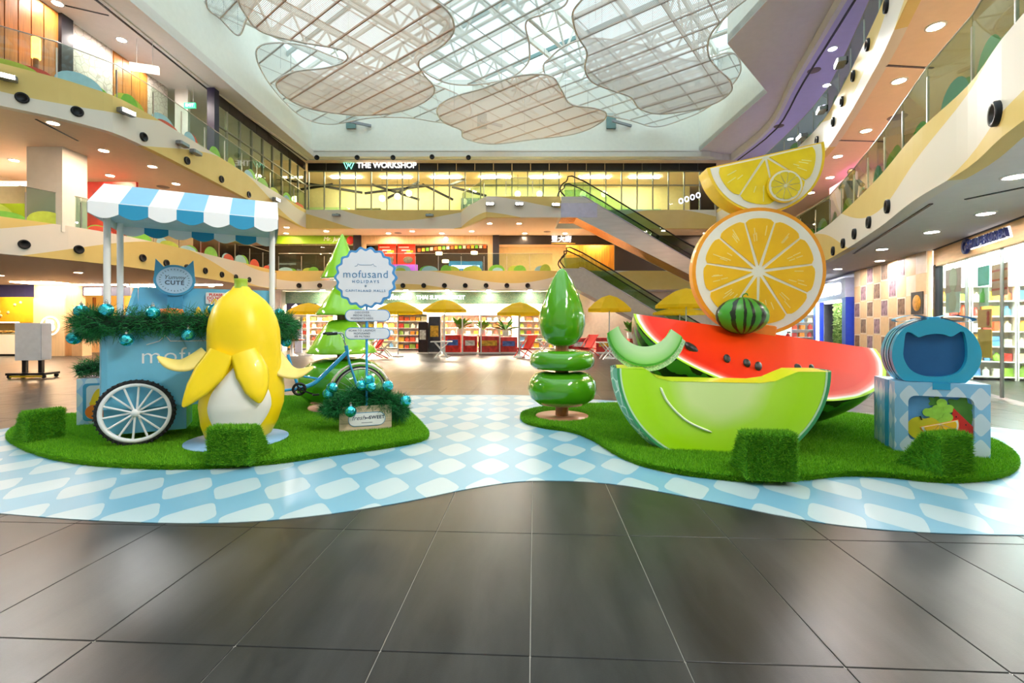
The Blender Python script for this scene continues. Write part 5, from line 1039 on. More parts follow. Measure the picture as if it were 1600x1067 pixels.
# ---------------------------------------------------------------- escalators
COPPER = mat('copper_soffit', 'a8702f', .25, .8, var=.2, scale=2, stretch=(.4, 3, 3)); ESC = mat('escalator_panel', 'cfc8c4', .3, .35, var=.08, scale=2, stretch=(.5, 1, 4)); ESCB = mat('escalator_lilac_panel', 'c9c4dc', .3, .35, var=.05)
def escalator(xa, za, xb, zb_, y0_, w, label, soffit):
    t = thing('escalator', label, 'escalator', (xa, y0_, zb_)); z1 = za-zb_; run = xb-xa; fl = 1.1
    top = [(-fl, z1+.12), (0, z1+.12), (run, .12), (run+fl, .12)]; bot = [(run+fl, -.5), (run-.1, -.5), (-.1-.25, z1-.9), (-fl, z1-.9)]
    for y in (0, w): MB().prism(top+bot, -.03, .03, M=Matrix.Translation((0, y, 0)) @ UP).build('side_panel', ESC if soffit else mat('escalator_grey_panel', 'bdb8b4', .35, .2), t)
    mb = MB(); b4 = [(x, z) for x, z in bot]
    for a, b_ in zip(b4[:-1], b4[1:]): mb.add([(a[0], 0, a[1]), (b_[0], 0, b_[1]), (b_[0], w, b_[1]), (a[0], w, a[1])], [[0, 3, 2, 1]])
    mb.build('soffit', COPPER if soffit else GREYM, t)
    n = 16
    for k in range(n): f = (k+.5)/n; MB().box((run*f, w/2, z1*(1-f)-.02), (run/n*1.02, w-.1, z1/n)).build('step', mat('step_metal', '6e6c6a', .4, .7), t)
    for y in (.04, w-.04):
        MB().prism([(-fl+.2, z1+.12), (0, z1+.12), (run, .12), (run+fl-.2, .12), (run+fl-.1, .7), (run+.1, .85), (.1, z1+.85), (-fl+.1, z1+.8)], -.006, .006, M=Matrix.Translation((0, y, 0)) @ UP).build('glass_side', GREENGLASS, t)
        MB().tube(smooth_curve([(-fl+.2, y, z1+.15), (-fl-.05, y, z1+.5), (-fl+.25, y, z1+.87), (0, y, z1+.9), (run, y, .9), (run+fl-.2, y, .86), (run+fl+.05, y, .5), (run+fl-.2, y, .15)], 4), .035, 6).build('handrail', RUBBER, t)
    MB().tube([(-.2, -.04, z1+.16), (0, -.04, z1+.14), (run, -.04, .14)], .02, 5).build('trim_line', ESCB, t)
    return t
escalator(3.5, 7.6, 9.2, 4.2, 22.5, 1.3, 'upper escalator with copper underside running down from the far landing', True)
escalator(3.6, 4.2, 10.6, .0, 23.3, 1.2, 'lower grey escalator behind the teardrop tree', False)
struct(MB().box((3.2, 23.0, 7.05), (1.9, 1.1, .7)).build('trim_landing', ESCB)); 
# ---------------------------------------------------------------- left top floor wall
def along(name, a, b_, z0, z1, m, th=.12): return wall(name, a, b_, z0, z1, m, th)
PAT = net_rind('pale_triangle_wallpaper', 'd9cfc6', 'b7aca4', 5, .05)
def seg(y0_, y1_, m, nm, x=-13.0, z0=7.5, z1=Z4): return along(nm, (x, y0_), (x, y1_), z0, z1, m, .15)
w1 = seg(4, 13.2, WOOD, 'wall_top_left_wood')
for k in range(22): MB().box((-12.985, 6.0+k*.33, 9.1), (.03, .30, 2.5), ).build('plank', WOOD, w1)
seg(13.2, 13.55, mat('black_pillar', '1b1b22', .3), 'wall_top_left_pillar', -12.9); seg(13.55, 15.0, PAT, 'wall_top_left_pattern')
w2 = seg(15.0, 16.4, WOOD, 'wall_top_left_wood_strip')
for k in range(4): MB().box((-12.985, 15.18+k*.35, 9.1), (.03, .33, 2.5)).build('plank', WOOD, w2)
seg(16.4, 17.4, PAT, 'wall_top_left_pattern_end'); struct(MB().box((-12.55, 17.55, 8.95), (.5, .12, 2.9)).build('wall_top_left_return', WHITE)); struct(MB().box((-11.35, 17.5, 8.95), (.28, .28, 2.9)).build('wall_dark_column', mat('indigo_column', '1e1a3c', .35)))
lb = thing('lightbox', 'long white lit signboard on the top left gallery wall', 'lightbox', (-12.8, 13.3, 7.75), PI/2); MB().box((1.7, 0, .42), (3.4, .12, .85)).build('case', WHITE, lb); MB().box((1.7, -.064, .42), (3.3, .006, .76)).build('screen', emis('lightbox_glow', 'f4f2ff', 3.0), lb); letter('CAPITALAND', .3, mat('sign_grey', '8c8c98', .5), lb, (2.2, -.075, .3), depth=.01)
ex = thing('exit_sign', 'green hanging exit sign at the end of the top left gallery', 'sign', P(297, 165, 17.2)); MB().box((0, 0, 0), (.42, .06, .2)).build('panel', emis('exit_green', '2fd08a', 1.2), ex); letter('EXIT', .15, LIT, ex, (0, -.035, 0), depth=.004)
for s_ in (-.12, .12): MB().cyl((s_, 0, .1), (s_, 0, Z4-ex.location.z), .008, n=5).build('rod', PWHITE, ex)
hs = thing('hanging_sign', 'white hanging box sign over the top left gallery', 'sign', P(226, 107, 14.4)); MB().box((0, 0, 0), (.75, .12, .22), R=Matrix.Rotation(.35, 3, 'Z')).build('box', emis('hanging_sign_glow', 'fff2e6', 1.2), hs)
for s_ in (-.25, .25): MB().cyl((s_, 0, .1), (s_, 0, Z4-hs.location.z), .008, n=5).build('rod', PWHITE, hs)
tl = thing('table_lamp', 'glowing column lamp inside the wood-panelled shop at top left', 'lamp', (-12.6, 12.2, 7.5)); MB().cyl((0, 0, 0), (0, 0, 1.0), .06).build('stem', WOOD, tl); MB().cyl((0, 0, 1.0), (0, 0, 1.55), .09).build('glow', emis('amber_glow', 'ffb84a', 8), tl)
# ---------------------------------------------------------------- left second floor
pl_ = struct(MB().box((-13.75, 13.95, 5.45), (1.05, .8, 2.5)).build('wall_white_column', WHITE))
wall('wall_second_left', (-19, 4), (-17.3, 25), 4.2, Z3, mat('second_left_wall', 'f2dcc4', .6), .15)
struct(MB().box((-17.2, 15.2, 5.0), (4.0, .1, .9)).build('wall_lime_panel', mat('lime_panel', 'b6d22a', .5))); struct(MB().box((-14.6, 16.6, 5.4), (2.2, .1, 2.4)).build('wall_red_panel', mat('red_mural', 'b4342e', .5, var=.4, scale=1.5)))
struct(MB().box((-17.5, 15.15, 6.1), (4.2, .12, .12)).build('trim_shop_lightline', emis('shop_line', 'fff0d8', 8)))
# ---------------------------------------------------------------- second floor far shops
YS = 27.0
def sx(px_, Y=YS): return (px_-800)/F*Y
def sz(py_, Y=YS): return H+(HOR-py_)/F*Y
def panel(name, px0, px1, py0, py1, m, Y=YS, th=.1, label=None, cat=None, parent=None, kind=None):
    x0_, x1_, z0_, z1_ = sx(px0, Y), sx(px1, Y), sz(py1, Y), sz(py0, Y)
    o = MB().box((0, 0, (z1_-z0_)/2), (x1_-x0_, th, z1_-z0_)).build(name, m, parent, ((x0_+x1_)/2, Y, z0_))
    if label: tag(o, label, cat)
    if kind: o['kind'] = kind
    return o
LIME = mat('lime_sign', '8fc21e', .5, var=.05)
g1 = panel('shop_header', 425, 553, 368.3, 381, LIME, label='lime green shop header with a strawberry above the left glass front', cat='shop sign'); letter('Mr. Juicy', .34, PWHITE, None, (sx(522), YS-.07, sz(374)), depth=.02, shear=.2, name='header_lettering'); hl = bpy.data.objects['header_lettering']; tag(hl, 'white script lettering on the lime green shop header', 'lettering')
hl.parent = g1; hl.location = (sx(522)-g1.location.x, -.07, .27); del hl['category']
MB().sphere((0, 0, 0), .22, 12, (1, .3, 1.15)).build('strawberry_print', mat('berry_red', 'd83028', .4), g1, (sx(548)-g1.location.x, -.06, .2))
panel('wall_dark_pillar_left', 553, 565, 367, 430, mat('pillar_dark_blue', '1c1c2c', .4), YS, .25, kind='structure'); panel('wall_dark_pillar_right', 770, 780, 367, 430, mat('pillar_dark_blue', '1c1c2c'), YS, .25, kind='structure')
panel('shop_header', 565, 770, 368.3, 381, PALEWOOD, label='pale wood shop header with a blue arrow emblem', cat='shop sign'); panel('wall_wood_jamb_left', 565, 572, 381, 430, PALEWOOD, kind='structure'); panel('wall_wood_jamb_right', 762, 770, 381, 430, PALEWOOD, kind='structure')
em = thing('round_emblem', 'small blue arrow emblem on the pale wood header', 'sign', (sx(697), YS-.07, sz(374))); MB().lathe([(.001, .02), (.13, .02), (.14, 0)], 16, axis='Y').build('disc', emis('emblem_blue', '6a7cff', 1.5), em); letter('>', .2, LIT, em, (0, -.03, 0), depth=.01)
h3 = panel('shop_header', 780, 960, 368.3, 382, DARK, label='black shop header with white Chinese lettering', cat='shop sign'); letter('豐大廚', .40, LIT, h3, (sx(877)-h3.location.x, -.07, .29), depth=.03)
MB().box((sx(880)-h3.location.x, -.055, .05), (1.4, .02, .05)).build('gold_line', mat('gold_line', 'c8a040', .3, .6), h3)
panel('wall_dark_far_right', 960, 1110, 367, 430, mat('dark_shop', '241c1c', .6), YS, .1, kind='structure')
SHD = mat('shop_dark_interior', '4a4038', .8, var=.2); GOLD = mat('golden_slat_wall', 'd89a3c', .5, var=.3, scale=2, stretch=(6, 6, .5))
struct(MB().box((sx(480, 30.5), 30.5, 5.5), (9, .1, 2.6)).build('wall_juice_shop_back', SHD)); struct(MB().box((sx(668, 30.5), 30.5, 5.5), (8.8, .1, 2.6)).build('wall_snack_shop_back', mat('snack_wall', '3a2a20', .8, var=.3))); struct(MB().box((sx(860, 31), 31, 5.5), (7.0, .1, 2.6)).build('wall_restaurant_back', mat('restaurant_wall', 'c8b48c', .7))); struct(MB().box((sx(925, 28.6), 28.6, 5.3), (3.2, .1, 2.2)).build('wall_golden_screen', GOLD))
for i, (px_, m_) in enumerate([(470, 50), (530, 40), (620, 44), (700, 46), (750, 42), (830, 70), (880, 74), (930, 80)]):
    c = Vector((sx(px_, 28.6), 28.4, Z3-.02)); tag(MB().box((0, 0, -.02), (.9, .5, .04)).build('shop_light', emis('shop_lamp_%d' % m_, 'ffd9a0', m_), None, c), 'ceiling light panel inside a far upper shop', 'ceiling light', 'far upper shop lights')
fg = thing('shop_glass', 'glass front of the juice shop under the lime header', 'glass front', (0, YS, 4.2))
for k in range(6): MB().box((sx(430)+(k+.5)*.8, 0, 1.02), (.77, .012, 2.04)).build('pane', GLASS, fg)
for i, (a, b_) in enumerate([(591, 619), (621, 649)]):
    pp = panel('menu_poster', a, b_, 381, 422, mat('poster_red', 'e8402a', .5, var=.12, scale=2), YS+.3, .04, 'red menu poster with yellow blocks, %s of two' % ('left' if i == 0 else 'right'), 'poster'); pp['group'] = 'red menu posters'
    for r_ in range(3): MB().box((-.15+.12*r_, -.025, 1.35-.18*r_), (.6-.1*r_, .01, .07)).build('white_print', PWHITE, pp)
    MB().box((.2, -.025, 1.1), (.4, .01, .12)).build('yellow_print', mat('print_yellow', 'f4c020', .5), pp); MB().sphere((.1, -.02, .6), .3, 10, (1, .06, .7)).build('dish_print', mat('dish_print', '8a7a6a', .5, var=.4, scale=8), pp); MB().box((-.1, -.025, .25), (.8, .01, .12)).build('yellow_print', mat('print_yellow', 'f4c020'), pp)
cn = thing('drinks_counter', 'blue lit drinks counter in the snack shop', 'counter', (sx(728, 28), 28, 4.2)); MB().box((0, 0, .55), (2.0, .6, 1.1)).build('body', mat('counter_blue', '2a78b4', .4), cn); MB().box((0, -.31, .75), (1.7, .02, .2)).build('light_strip', emis('counter_glow', 'a8dcff', 5), cn); MB().box((0, -.31, .35), (1.7, .02, .12)).build('light_strip', emis('counter_glow2', '60b0ff', 3), cn)
pc2 = panel('purple_counter', 612, 652, 417, 432, mat('purple_glow', 'b05ad8', .5, emit=.6), YS+.25, .3, 'purple lit counter base under the red posters', 'counter'); pc2.scale.z = 1.45; pc2.location.z = 4.2
bu = thing('bunting', 'string of colourful paper bunting across the snack shop front', 'bunting', P(655, 388, YS+.15)); bpts = [P(655+i*6.4, 388-1.5*math.sin(i/16*PI)-i*.35, YS+.15)-bu.location for i in range(17)]
MB().tube([bpts[0]+Vector((0, 0, .35))]+bpts+[bpts[-1]+Vector((0, 0, .35))], .008, 4).build('cord', BLACK, bu)
for i, q in enumerate(bpts): MB().box((0, 0, -.1), (.17, .006, .2)).build('flag', mat('flag_%d' % (i % 4), ['e86a2a', 'f0c030', '6ac040', 'f2e0c8'][i % 4], .6), bu, q)
for i, (px_, py_) in enumerate([(686, 396), (696, 408), (741, 395)]):
    t = thing('pendant_lamp', 'warm drum pendant lamp in the snack shop, %s' % ['upper left', 'lower middle', 'right'][i], 'pendant lamp', P(px_, py_, 28.0), 0, 'drum pendant lamps'); MB().cyl((0, 0, -.08), (0, 0, .08), .2, n=16).build('shade', emis('drum_glow', 'ffe0a8', 7), t); MB().cyl((0, 0, .08), (0, 0, Z3-t.location.z), .01, n=4).build('cord', BLACK, t)
# ---------------------------------------------------------------- ground floor far: supermarket
Y1 = 26.2
def mosaic():
    m, t, N, L, b = nt('green_mosaic'); tc = N.new('ShaderNodeTexCoord'); br = N.new('ShaderNodeTexBrick'); br.inputs['Scale'].default_value = 9; mp = N.new('ShaderNodeMapping'); mp.inputs['Rotation'].default_value = (PI/2, 0, 0); L.new(tc.outputs['Object'], mp.inputs[0]); L.new(mp.outputs[0], br.inputs['Vector'])
    br.inputs['Color1'].default_value = (*lin('6f9a78'), 1); br.inputs['Color2'].default_value = (*lin('9db48c'), 1); br.inputs['Mortar'].default_value = (*lin('3f5a44'), 1); L.new(br.outputs[0], b.inputs['Base Color']); b.inputs['Roughness'].default_value = .25; return m
mz = panel('mosaic_header', 446, 905, 456, 475, mosaic(), Y1, .2, 'green mosaic header with lit lettering over the supermarket', 'shop sign')
letter('THAI SUPERMARKET', .315, LIT, mz, (sx(689, Y1)-mz.location.x, -.13, .36), depth=.03, bold=.006, spacing=.95); letter('เพื่อนไทย', .38, LIT, mz, (sx(625, Y1)-mz.location.x, -.13, .36), depth=.03, bold=.006)
wall('wall_supermarket_back', (20, 31), (-13, 31), 0, Z2, mat('market_wall', 'f4e6cc', .6, var=.08)); wall('wall_far_right_ground', (16, 27), (3.0, 27), 0, Z2, mat('far_wall_beige', 'd8c4a8', .6, var=.06), -.15)
for i in range(7): tag(MB().box((0, 0, -.03), (1.6, 2.6, .05)).build('market_light', emis('market_lamp', 'ffeed4', 130), None, (-11.6+i*2.5, 28.3, Z2)), 'bright ceiling panel inside the supermarket', 'ceiling light', 'supermarket ceiling panels')
PRODC = ['e8b23a', 'd8542a', 'f0d8a8', 'c43a2a', 'f4ead8', '8aa83a', 'e88a2a', '5a88b8']; PR = [MB().box((0, 0, .11), (.17, .14, .22), bev=.02).data('product', mat('product_%d' % i, c, .5, var=.15, scale=12)) for i, c in enumerate(PRODC)]; PRB = [MB().lathe([(.07, 0), (.07, .16), (.03, .2), (.03, .25), (.001, .25)], 8).data('product', mat('product_%d' % i, c)) for i, c in enumerate(PRODC)]
SHF = mat('shelf_cream', 'f0e8dc', .5); nprod = 0
def shelf(x, y, w, h, rows, label, nper, rz=0, grp='goods on the supermarket shelves', plab='packet of goods on a supermarket shelf', back=SHF, only=None):
    global nprod
    t = thing('shelf_unit', label, 'shelf', (x, y, 0), rz); MB().box((0, .17, h/2), (w, .03, h)).build('back_panel', back, t)
    for s_ in (-1, 1): MB().box((s_*w/2, 0, h/2), (.03, .36, h)).build('side_panel', SHF, t)
    for r_ in range(rows+1):
        z = .08+(h-.1)*r_/rows; MB().box((0, 0, z), (w-.03, .36, .03)).build('shelf_board', SHF, t)
        if r_ == rows: break
        for k in range(nper):
            me = random.choice(PR if random.random() < .7 else PRB); o = put('product', me, None, t.matrix_basis @ Vector((-w/2+w*(k+.5)/nper+random.uniform(-.02, .02), -.04, z+.015)), (0, 0, rz)); s_ = random.uniform(.85, 1.25); o.scale = (s_*min(1.6, w/nper/.19), 1, min(s_, (h/rows-.08)/.25)); tag(o, plab, 'product', grp)
for i, (px_, w_, yy) in enumerate([(455, 2.0, 27.6), (500, 1.8, 28.6), (560, 2.0, 27.4), (612, 1.8, 28.2), (645, 1.7, 26.9), (720, 2.4, 28.6), (775, 2.0, 28.4), (838, 2.2, 28.0)]):
    shelf(sx(px_, yy), yy, w_, 2.1, 5, 'cream supermarket shelf stacked with packets, %s from the left' % ['first', 'second', 'third', 'fourth', 'fifth', 'sixth', 'seventh', 'eighth'][i], 5)
sc_ = panel('wall_screen', 448, 494, 474, 490, mat('screen_navy', '1c1440', .3), 26.0, .08, 'navy screen with white diamond emblem at the supermarket left', 'screen')
MB().add([(-.55, -.045, .36), (-.3, -.045, .56), (-.05, -.045, .36), (-.3, -.045, .16)], [[0, 3, 2, 1]]).build('diamond_print', LIT, sc_); MB().box((-.3, -.045, .08), (.8, .005, .04)).build('print_line', LIT, sc_)
bn = panel('standing_banner', 461, 472, 495, 531, mat('banner_lilac', 'cfd4ee', .5), 24.5, .05, 'lilac standing banner with an orange spot', 'banner'); bn.location.z = 0; bn.scale.z = 1.3; MB().lathe([(.001, .03), (.09, .03), (.09, 0)], 14, axis='Y').build('orange_spot', ORG, bn, (0, -.02, 1.0))
struct(MB().box((sx(438, 26), 26, 1.7), (.5, .5, 3.4)).build('wall_market_pillar', CREAM))
# parasols, tables, deck chairs, crates, plants
UY = mat('parasol_yellow', 'ffdc12', .6, var=.05)
def translucent(m, col):
    N, L = m.node_tree.nodes, m.node_tree.links; tl = N.new('ShaderNodeBsdfTranslucent'); tl.inputs[0].default_value = (*lin(col), 1); mx = N.new('ShaderNodeMixShader'); mx.inputs[0].default_value = .5
    L.new(N['Principled BSDF'].outputs[0], mx.inputs[1]); L.new(tl.outputs[0], mx.inputs[2]); L.new(mx.outputs[0], N['Material Output'].inputs[0])
translucent(UY, 'ffdc12')
def parasol(px_, ytop, ybot, hw, Y, label):
    zt_, zb2 = sz(ytop, Y), sz(ybot, Y); R = hw/F*Y; t = thing('parasol', label, 'parasol', (sx(px_, Y), Y, 0), .2, 'yellow parasols before the supermarket'); n = 8
    for k in range(n):
        a0, a1 = 2*PI*k/n, 2*PI*(k+1)/n; am = (a0+a1)/2; q = [(0, 0, zt_)]
        for f in (.35, .7, 1.0):
            z = zt_-(zt_-zb2-.12)*f**1.7
            for a in (a0, a1): q.append((R*f*math.cos(a), R*f*math.sin(a), z))
        q += [(R*math.cos(a), R*math.sin(a), zb2) for a in (a0, a1)]
        MB().add(q, [[0, 1, 2], [1, 3, 4, 2], [3, 5, 6, 4], [5, 7, 8, 6]]).build('canopy_panel', UY, t)
    MB().cyl((0, 0, 0), (0, 0, zt_-.02), .025, n=8).build('pole', mat('parasol_pole', 'c8d2dc', .3, .3), t); MB().lathe([(.25, 0), (.25, .06), (.05, .09), (.001, .09)], 16).build('foot', PWHITE, t)
for a in [(482, 473, 491, 33, 22.0, 'far left, beside the stacked cone tree'), (622, 471, 491, 38, 21.0, 'right behind the scalloped sign'), (695, 468, 488, 34, 21.0, 'left of the middle, under the lettering'), (812, 472, 493, 36, 20.6, 'left of the teardrop tree'), (952, 461, 487, 35, 20.0, 'right of the teardrop tree'), (1072, 450, 481, 48, 18.5, 'next to the orange slice'), (1062, 481, 492, 42, 21.9, 'farthest, low beside the watermelon')]: parasol(*a[:5], 'yellow parasol %s' % a[5])
RC = mat('deck_red', 'e0241c', .6, var=.05)
def deck_chair(px_, py_, s_, label):
    c = G(px_, py_); t = thing('deck_chair', label, 'deck chair', (c.x, c.y, 0), s_, 'red deck chairs before the supermarket')
    for y in (-.28, .28):
        MB().cyl((-.5, y, 0), (.45, y, 1.0), .022, n=6).build('back_rail', RC, t); MB().cyl((.5, y, 0), (-.35, y, .42), .022, n=6).build('leg', RC, t); MB().cyl((-.4, y, .42), (.3, y, .35), .022, n=6).build('seat_rail', RC, t)
    pts = smooth_curve([(-.38, 0, .42), (-.15, 0, .33), (.1, 0, .45), (.45, 0, 1.0)], 4); vs_ = [(p.x, y, p.z) for p in pts for y in (-.26, .26)]
    MB().add(vs_, [[2*i, 2*i+2, 2*i+3, 2*i+1] for i in range(len(pts)-1)], 0, True).build('sling', RC, t)
deck_chair(822, 558, .75, 'red deck chair left of the teardrop tree'); deck_chair(585, 560, .7, 'red deck chair behind the cone tree'); deck_chair(918, 556, .7, 'red deck chair right of the teardrop tree'); deck_chair(882, 553, 2.6, 'red deck chair directly behind the teardrop tree')
def picnic(px_, py_, label, m=PWHITE):
    c = G(px_, py_); t = thing('folding_table', label, 'table', (c.x, c.y, 0), .1, 'white folding tables'); MB().box((0, 0, .72), (.95, .6, .04)).build('table_top', m, t)
    for y in (-.25, .25):
        MB().cyl((-.3, y, 0), (.3, y, .7), .025, n=6).build('leg', m, t); MB().cyl((.3, y, 0), (-.3, y, .7), .025, n=6).build('leg', m, t)
picnic(600, 557, 'white folding table right of the cone tree'); picnic(850, 552, 'white folding table left of the teardrop tree'); picnic(950, 561, 'white folding table beside the small melon cut-out'); picnic(690, 559, 'white folding table under the middle parasol')
for i, (px_, w_, h_, c) in enumerate([(662, .45, 1.6, '2a1a20'), (680, .6, 1.9, '3a3c48'), (708, .8, .95, 'd8302a'), (735, .7, .9, 'd0342c'), (765, 1.1, .9, 'c8403a'), (795, .9, .85, 'c43a38'), (900, 1.2, .8, 'd03a34'), (945, 1.0, .8, 'c83430'), (1000, 1.2, .9, 'c44a3c')]):
    Y = 23.6+.2*(i % 2); t = thing('display_stand', '%s promotional stand before the supermarket, %s from the left' % ('dark' if i < 2 else 'red', ['first', 'second', 'third', 'fourth', 'fifth', 'sixth', 'seventh', 'eighth', 'ninth'][i]), 'display stand', (sx(px_, Y), Y, 0), 0, 'promotional stands'); MB().box((0, 0, h_/2), (w_, .5, h_)).build('body', mat('stand_%d' % i, c, .5, var=.35, scale=5), t); MB().box((0, -.26, h_*.6), (w_*.7, .02, h_*.3)).build('print', mat('stand_print_%d' % (i % 3), ['e8e0d8', 'f0b03a', '4a6ab8'][i % 3], .5, var=.4, scale=9), t)
    MB().box((0, 0, .04), (w_+.1, .56, .08)).build('plinth', PWHITE, t)
LEAF = leaf_material('indoor_leaf', '2f6a20', '7ab03a')
def plant(px_, py_, Y, r, z0, label):
    t = thing('potted_plant', label, 'plant', (sx(px_, Y), Y, z0), 0, 'leafy plants before the supermarket'); MB().lathe([(.14, 0), (.18, .3), (.16, .3), (.15, .26), (.001, .26)], 14).build('pot', mat('pot_white', 'e6e0d8', .5), t)
    for k in range(16):
        a = random.uniform(0, 6.28); e = random.uniform(.3, 1.1); d = Vector((math.cos(a)*math.cos(e), math.sin(a)*math.cos(e), math.sin(e))); s_ = Vector((-math.sin(a), math.cos(a), 0))*r*.16; b_ = Vector((0, 0, .3)); m_ = b_+d*r*.6; tip = b_+d*r+Vector((0, 0, -.12*r))
        MB().add([b_, m_-s_, tip, m_+s_], [[0, 1, 2], [0, 2, 3]]).build('leaf', LEAF, t)
plant(790, 520, 22.8, .8, .9, 'bushy plant on a planter left of the teardrop tree'); plant(718, 505, 24, .9, .95, 'hanging leafy plant under the middle parasol'); plant(755, 505, 24.4, .7, .9, 'leafy plant between the two middle parasols'); plant(985, 500, 22.5, .8, .8, 'leafy plant right of the small melon cut-out')
bt = thing('red_table', 'reddish brown tabletop left of the cone tree', 'table', G(456, 556)); MB().lathe([(.001, .72), (.55, .72), (.6, .78), (.001, .8)], 24).build('table_top', mat('table_brown', 'a8502a', .4), bt); MB().lathe([(.3, 0), (.08, .1), (.06, .7), (.2, .73)], 14).build('pedestal_leg', PWHITE, bt)
for i in range(5): 
    p = G(705+i*26, 548); tag(MB().cyl((0, 0, 0), (0, 0, 2.0), .035, n=8).build('white_post', PWHITE, None, (p.x, 23.2, 0)), 'slim white post of the stall frame, %s from the left' % ['first', 'second', 'third', 'fourth', 'fifth'][i], 'post', 'white stall posts')
# ---------------------------------------------------------------- ground floor left
YL = 22.0
struct(MB().box((-23.5, 24.6, 1.7), (13, .2, 3.4)).build('wall_left_shops_back', mat('left_shop_wall', 'f0c98c', .6, var=.05)))
ob = panel('bakery_wall', -60, 54, 463, 505, mat('bakery_orange', 'f2a41c', .5, var=.06), 24.3, .1, 'bright orange bakery wall dotted with pale spots at far left', 'wall panel')
for k in range(12): MB().lathe([(.001, .02), (.08, .02), (.08, 0)], 8, axis='Y').build('pale_spot', mat('spot_cream', 'f8d890', .5), ob, (random.uniform(-1.8, 1.6), -.05, random.uniform(.2, 1.2)))
panel('bakery_header', -60, 56, 445, 464, mat('header_violet', '5a5ca0', .5, var=.08), 22.4, .2, 'violet header above the orange bakery wall', 'shop sign')
bc = thing('bakery_counter', 'glowing bakery display counter at the left frame edge', 'counter', (sx(5, 22.2), 22.2, 0)); MB().box((0, 0, .5), (2.2, .7, 1.0)).build('base', mat('counter_cream', 'f4e0c0', .5, emit=.5), bc); MB().box((0, 0, 1.3), (2.1, .6, .6)).build('glass_case', GLASS, bc); MB().box((0, .1, 1.05), (2.0, .5, .04)).build('tray', STEEL, bc); MB().box((0, -.28, 1.58), (2.1, .05, .04)).build('light_strip', emis('case_glow', 'ffe8c0', 14), bc); MB().box((0, -.36, .04), (2.2, .02, .08)).build('kick_strip', BLACK, bc)
for k in range(8): tag(MB().sphere((0, 0, .06), .11, 10, (1, .7, .55)).build('bun', mat('bun_brown', 'd89a4a', .5, var=.15), None, (sx(5, 22.2)-.85+.24*k, 22.2, 1.07)), 'round baked bun inside the bakery counter', 'bun', 'buns in the bakery counter')
struct(MB().box((sx(88, 22), 22.2, 1.7), (1.5, 1.0, 3.4)).build('wall_wood_column', PALEWOOD)); 
bs = thing('round_logo', 'white lit round B emblem on the pale wood panel', 'sign', P(78, 509, 21.61)); MB().tube([(.42*math.cos(a), 0, .42*math.sin(a)) for a in [2*PI*k/28 for k in range(28)]], .03, 6, closed=True).build('ring', emis('logo_white', 'fff4e8', 2.2), bs); letter('B', .7, emis('logo_white', 'fff4e8', 2.2), bs, (0, 0, .0), depth=.04, bold=.03)
panel('wood_partition', 54, 103, 466, 557, mat('partition_wood', 'f0d2a8', .5, var=.06, scale=2, stretch=(6, 6, .5)), 21.7, .12, 'pale wood partition carrying the lit round emblem', 'partition')
for a in [(58, 119, 421, 423.5), (58, 119, 438, 440)]: panel('trim_column_%d' % a[2], *a, BLACK, 21.6, .05, kind='structure')
panel('shop_header', 130, 205, 448, 462, mat('header_grey', '4a4a5c', .5), 22.6, .15, 'dark grey shop header with a lit white plate behind the awning post', 'shop sign'); panel('lit_plate', 132, 158, 450, 461, emis('plate_glow', 'fff6ec', 3), 22.5, .05, 'lit white plate on the dark grey header', 'sign')
panel('yellow_shelf_wall', 119, 205, 462, 500, mat('shelf_yellow', 'f4c860', .5, emit=.25), 24.0, .1, 'yellow lit shelf wall behind the awning posts', 'wall panel')
ysw = bpy.data.objects['yellow_shelf_wall']
for i, px_ in enumerate([128, 150, 172, 194]): MB().box((sx(px_, 24.0)-ysw.location.x, -.1, .6), (.1, .1, 1.15)).build('divider', WOOD, ysw)
panel('left_counter', 120, 136, 500, 556, mat('counter_tan', 'd8b48c', .5), 21.9, .5, 'tan counter front right of the emblem partition', 'counter')
for i, (px0, px1) in enumerate([(262, 362), (160, 255)]):
    tag(MB().box((0, 0, -.02), (4.2, .25, .04)).build('cove_light', emis('cove_glow', 'fff2e4', 34), None, (-16.0-i*4.5, 22.0, Z2)), 'long white cove light in the left ground floor ceiling, %s' % ['nearer the cone tree', 'nearer the left edge'][i], 'ceiling light', 'cove lights')
for i, x in enumerate((-25.5, -21.5, -18.2)): tag(MB().box((0, 0, -.02), (1.8, .9, .04)).build('shop_ceiling_panel', emis('left_shop_added_fill', 'ffe2bc', 40), None, (x, 21.0 if i == 1 else 23.3, Z2)), 'added warm fill panel over the left ground floor shops, %s' % ['by the bakery', 'before the emblem partition', 'behind the awning'][i], 'ceiling light', 'added left shop fill panels')  # glowing panels added to brighten the left shops
struct(MB().box((-15.2, 25.8, 1.7), (4.6, .2, 3.4)).build('wall_left_corner', mat('corner_pale', 'f4e2d6', .6)))
# white cabinet on wheels
cb = thing('display_cabinet', 'white cabinet on a black wheeled stand at far left', 'cabinet', G(52, 590), .12); CBW = mat('cabinet_white', 'e6e6ea', .4)
MB().box((0, 0, 1.0), (.62, .34, 1.02)).build('body', CBW, cb); MB().box((.32, 0, 1.0), (.02, .32, .96)).build('side_screen', mat('side_pale', 'c6c6d0', .3), cb)
for s_ in (-.2, .2): MB().box((s_, 0, .30), (.09, .09, .42)).build('leg', BLACK, cb)
MB().box((0, 0, .12), (.95, .5, .06)).build('base_frame', BLACK, cb); MB().box((0, -.2, .055), (.8, .05, .05)).build('yellow_bar', YEL, cb)
for s_ in (-.42, .42):
    for y in (-.2, .2): MB().cyl((s_, y-.02, .05), (s_, y+.02, .05), .05, n=12).build('caster', RUBBER, cb)
# ---------------------------------------------------------------- ground floor right shops
def front(a, b_):
    a, b_ = Vector(a), Vector(b_); u = (b_-a); l = u.length; return a, b_, l, math.atan2(-u.y, -u.x)
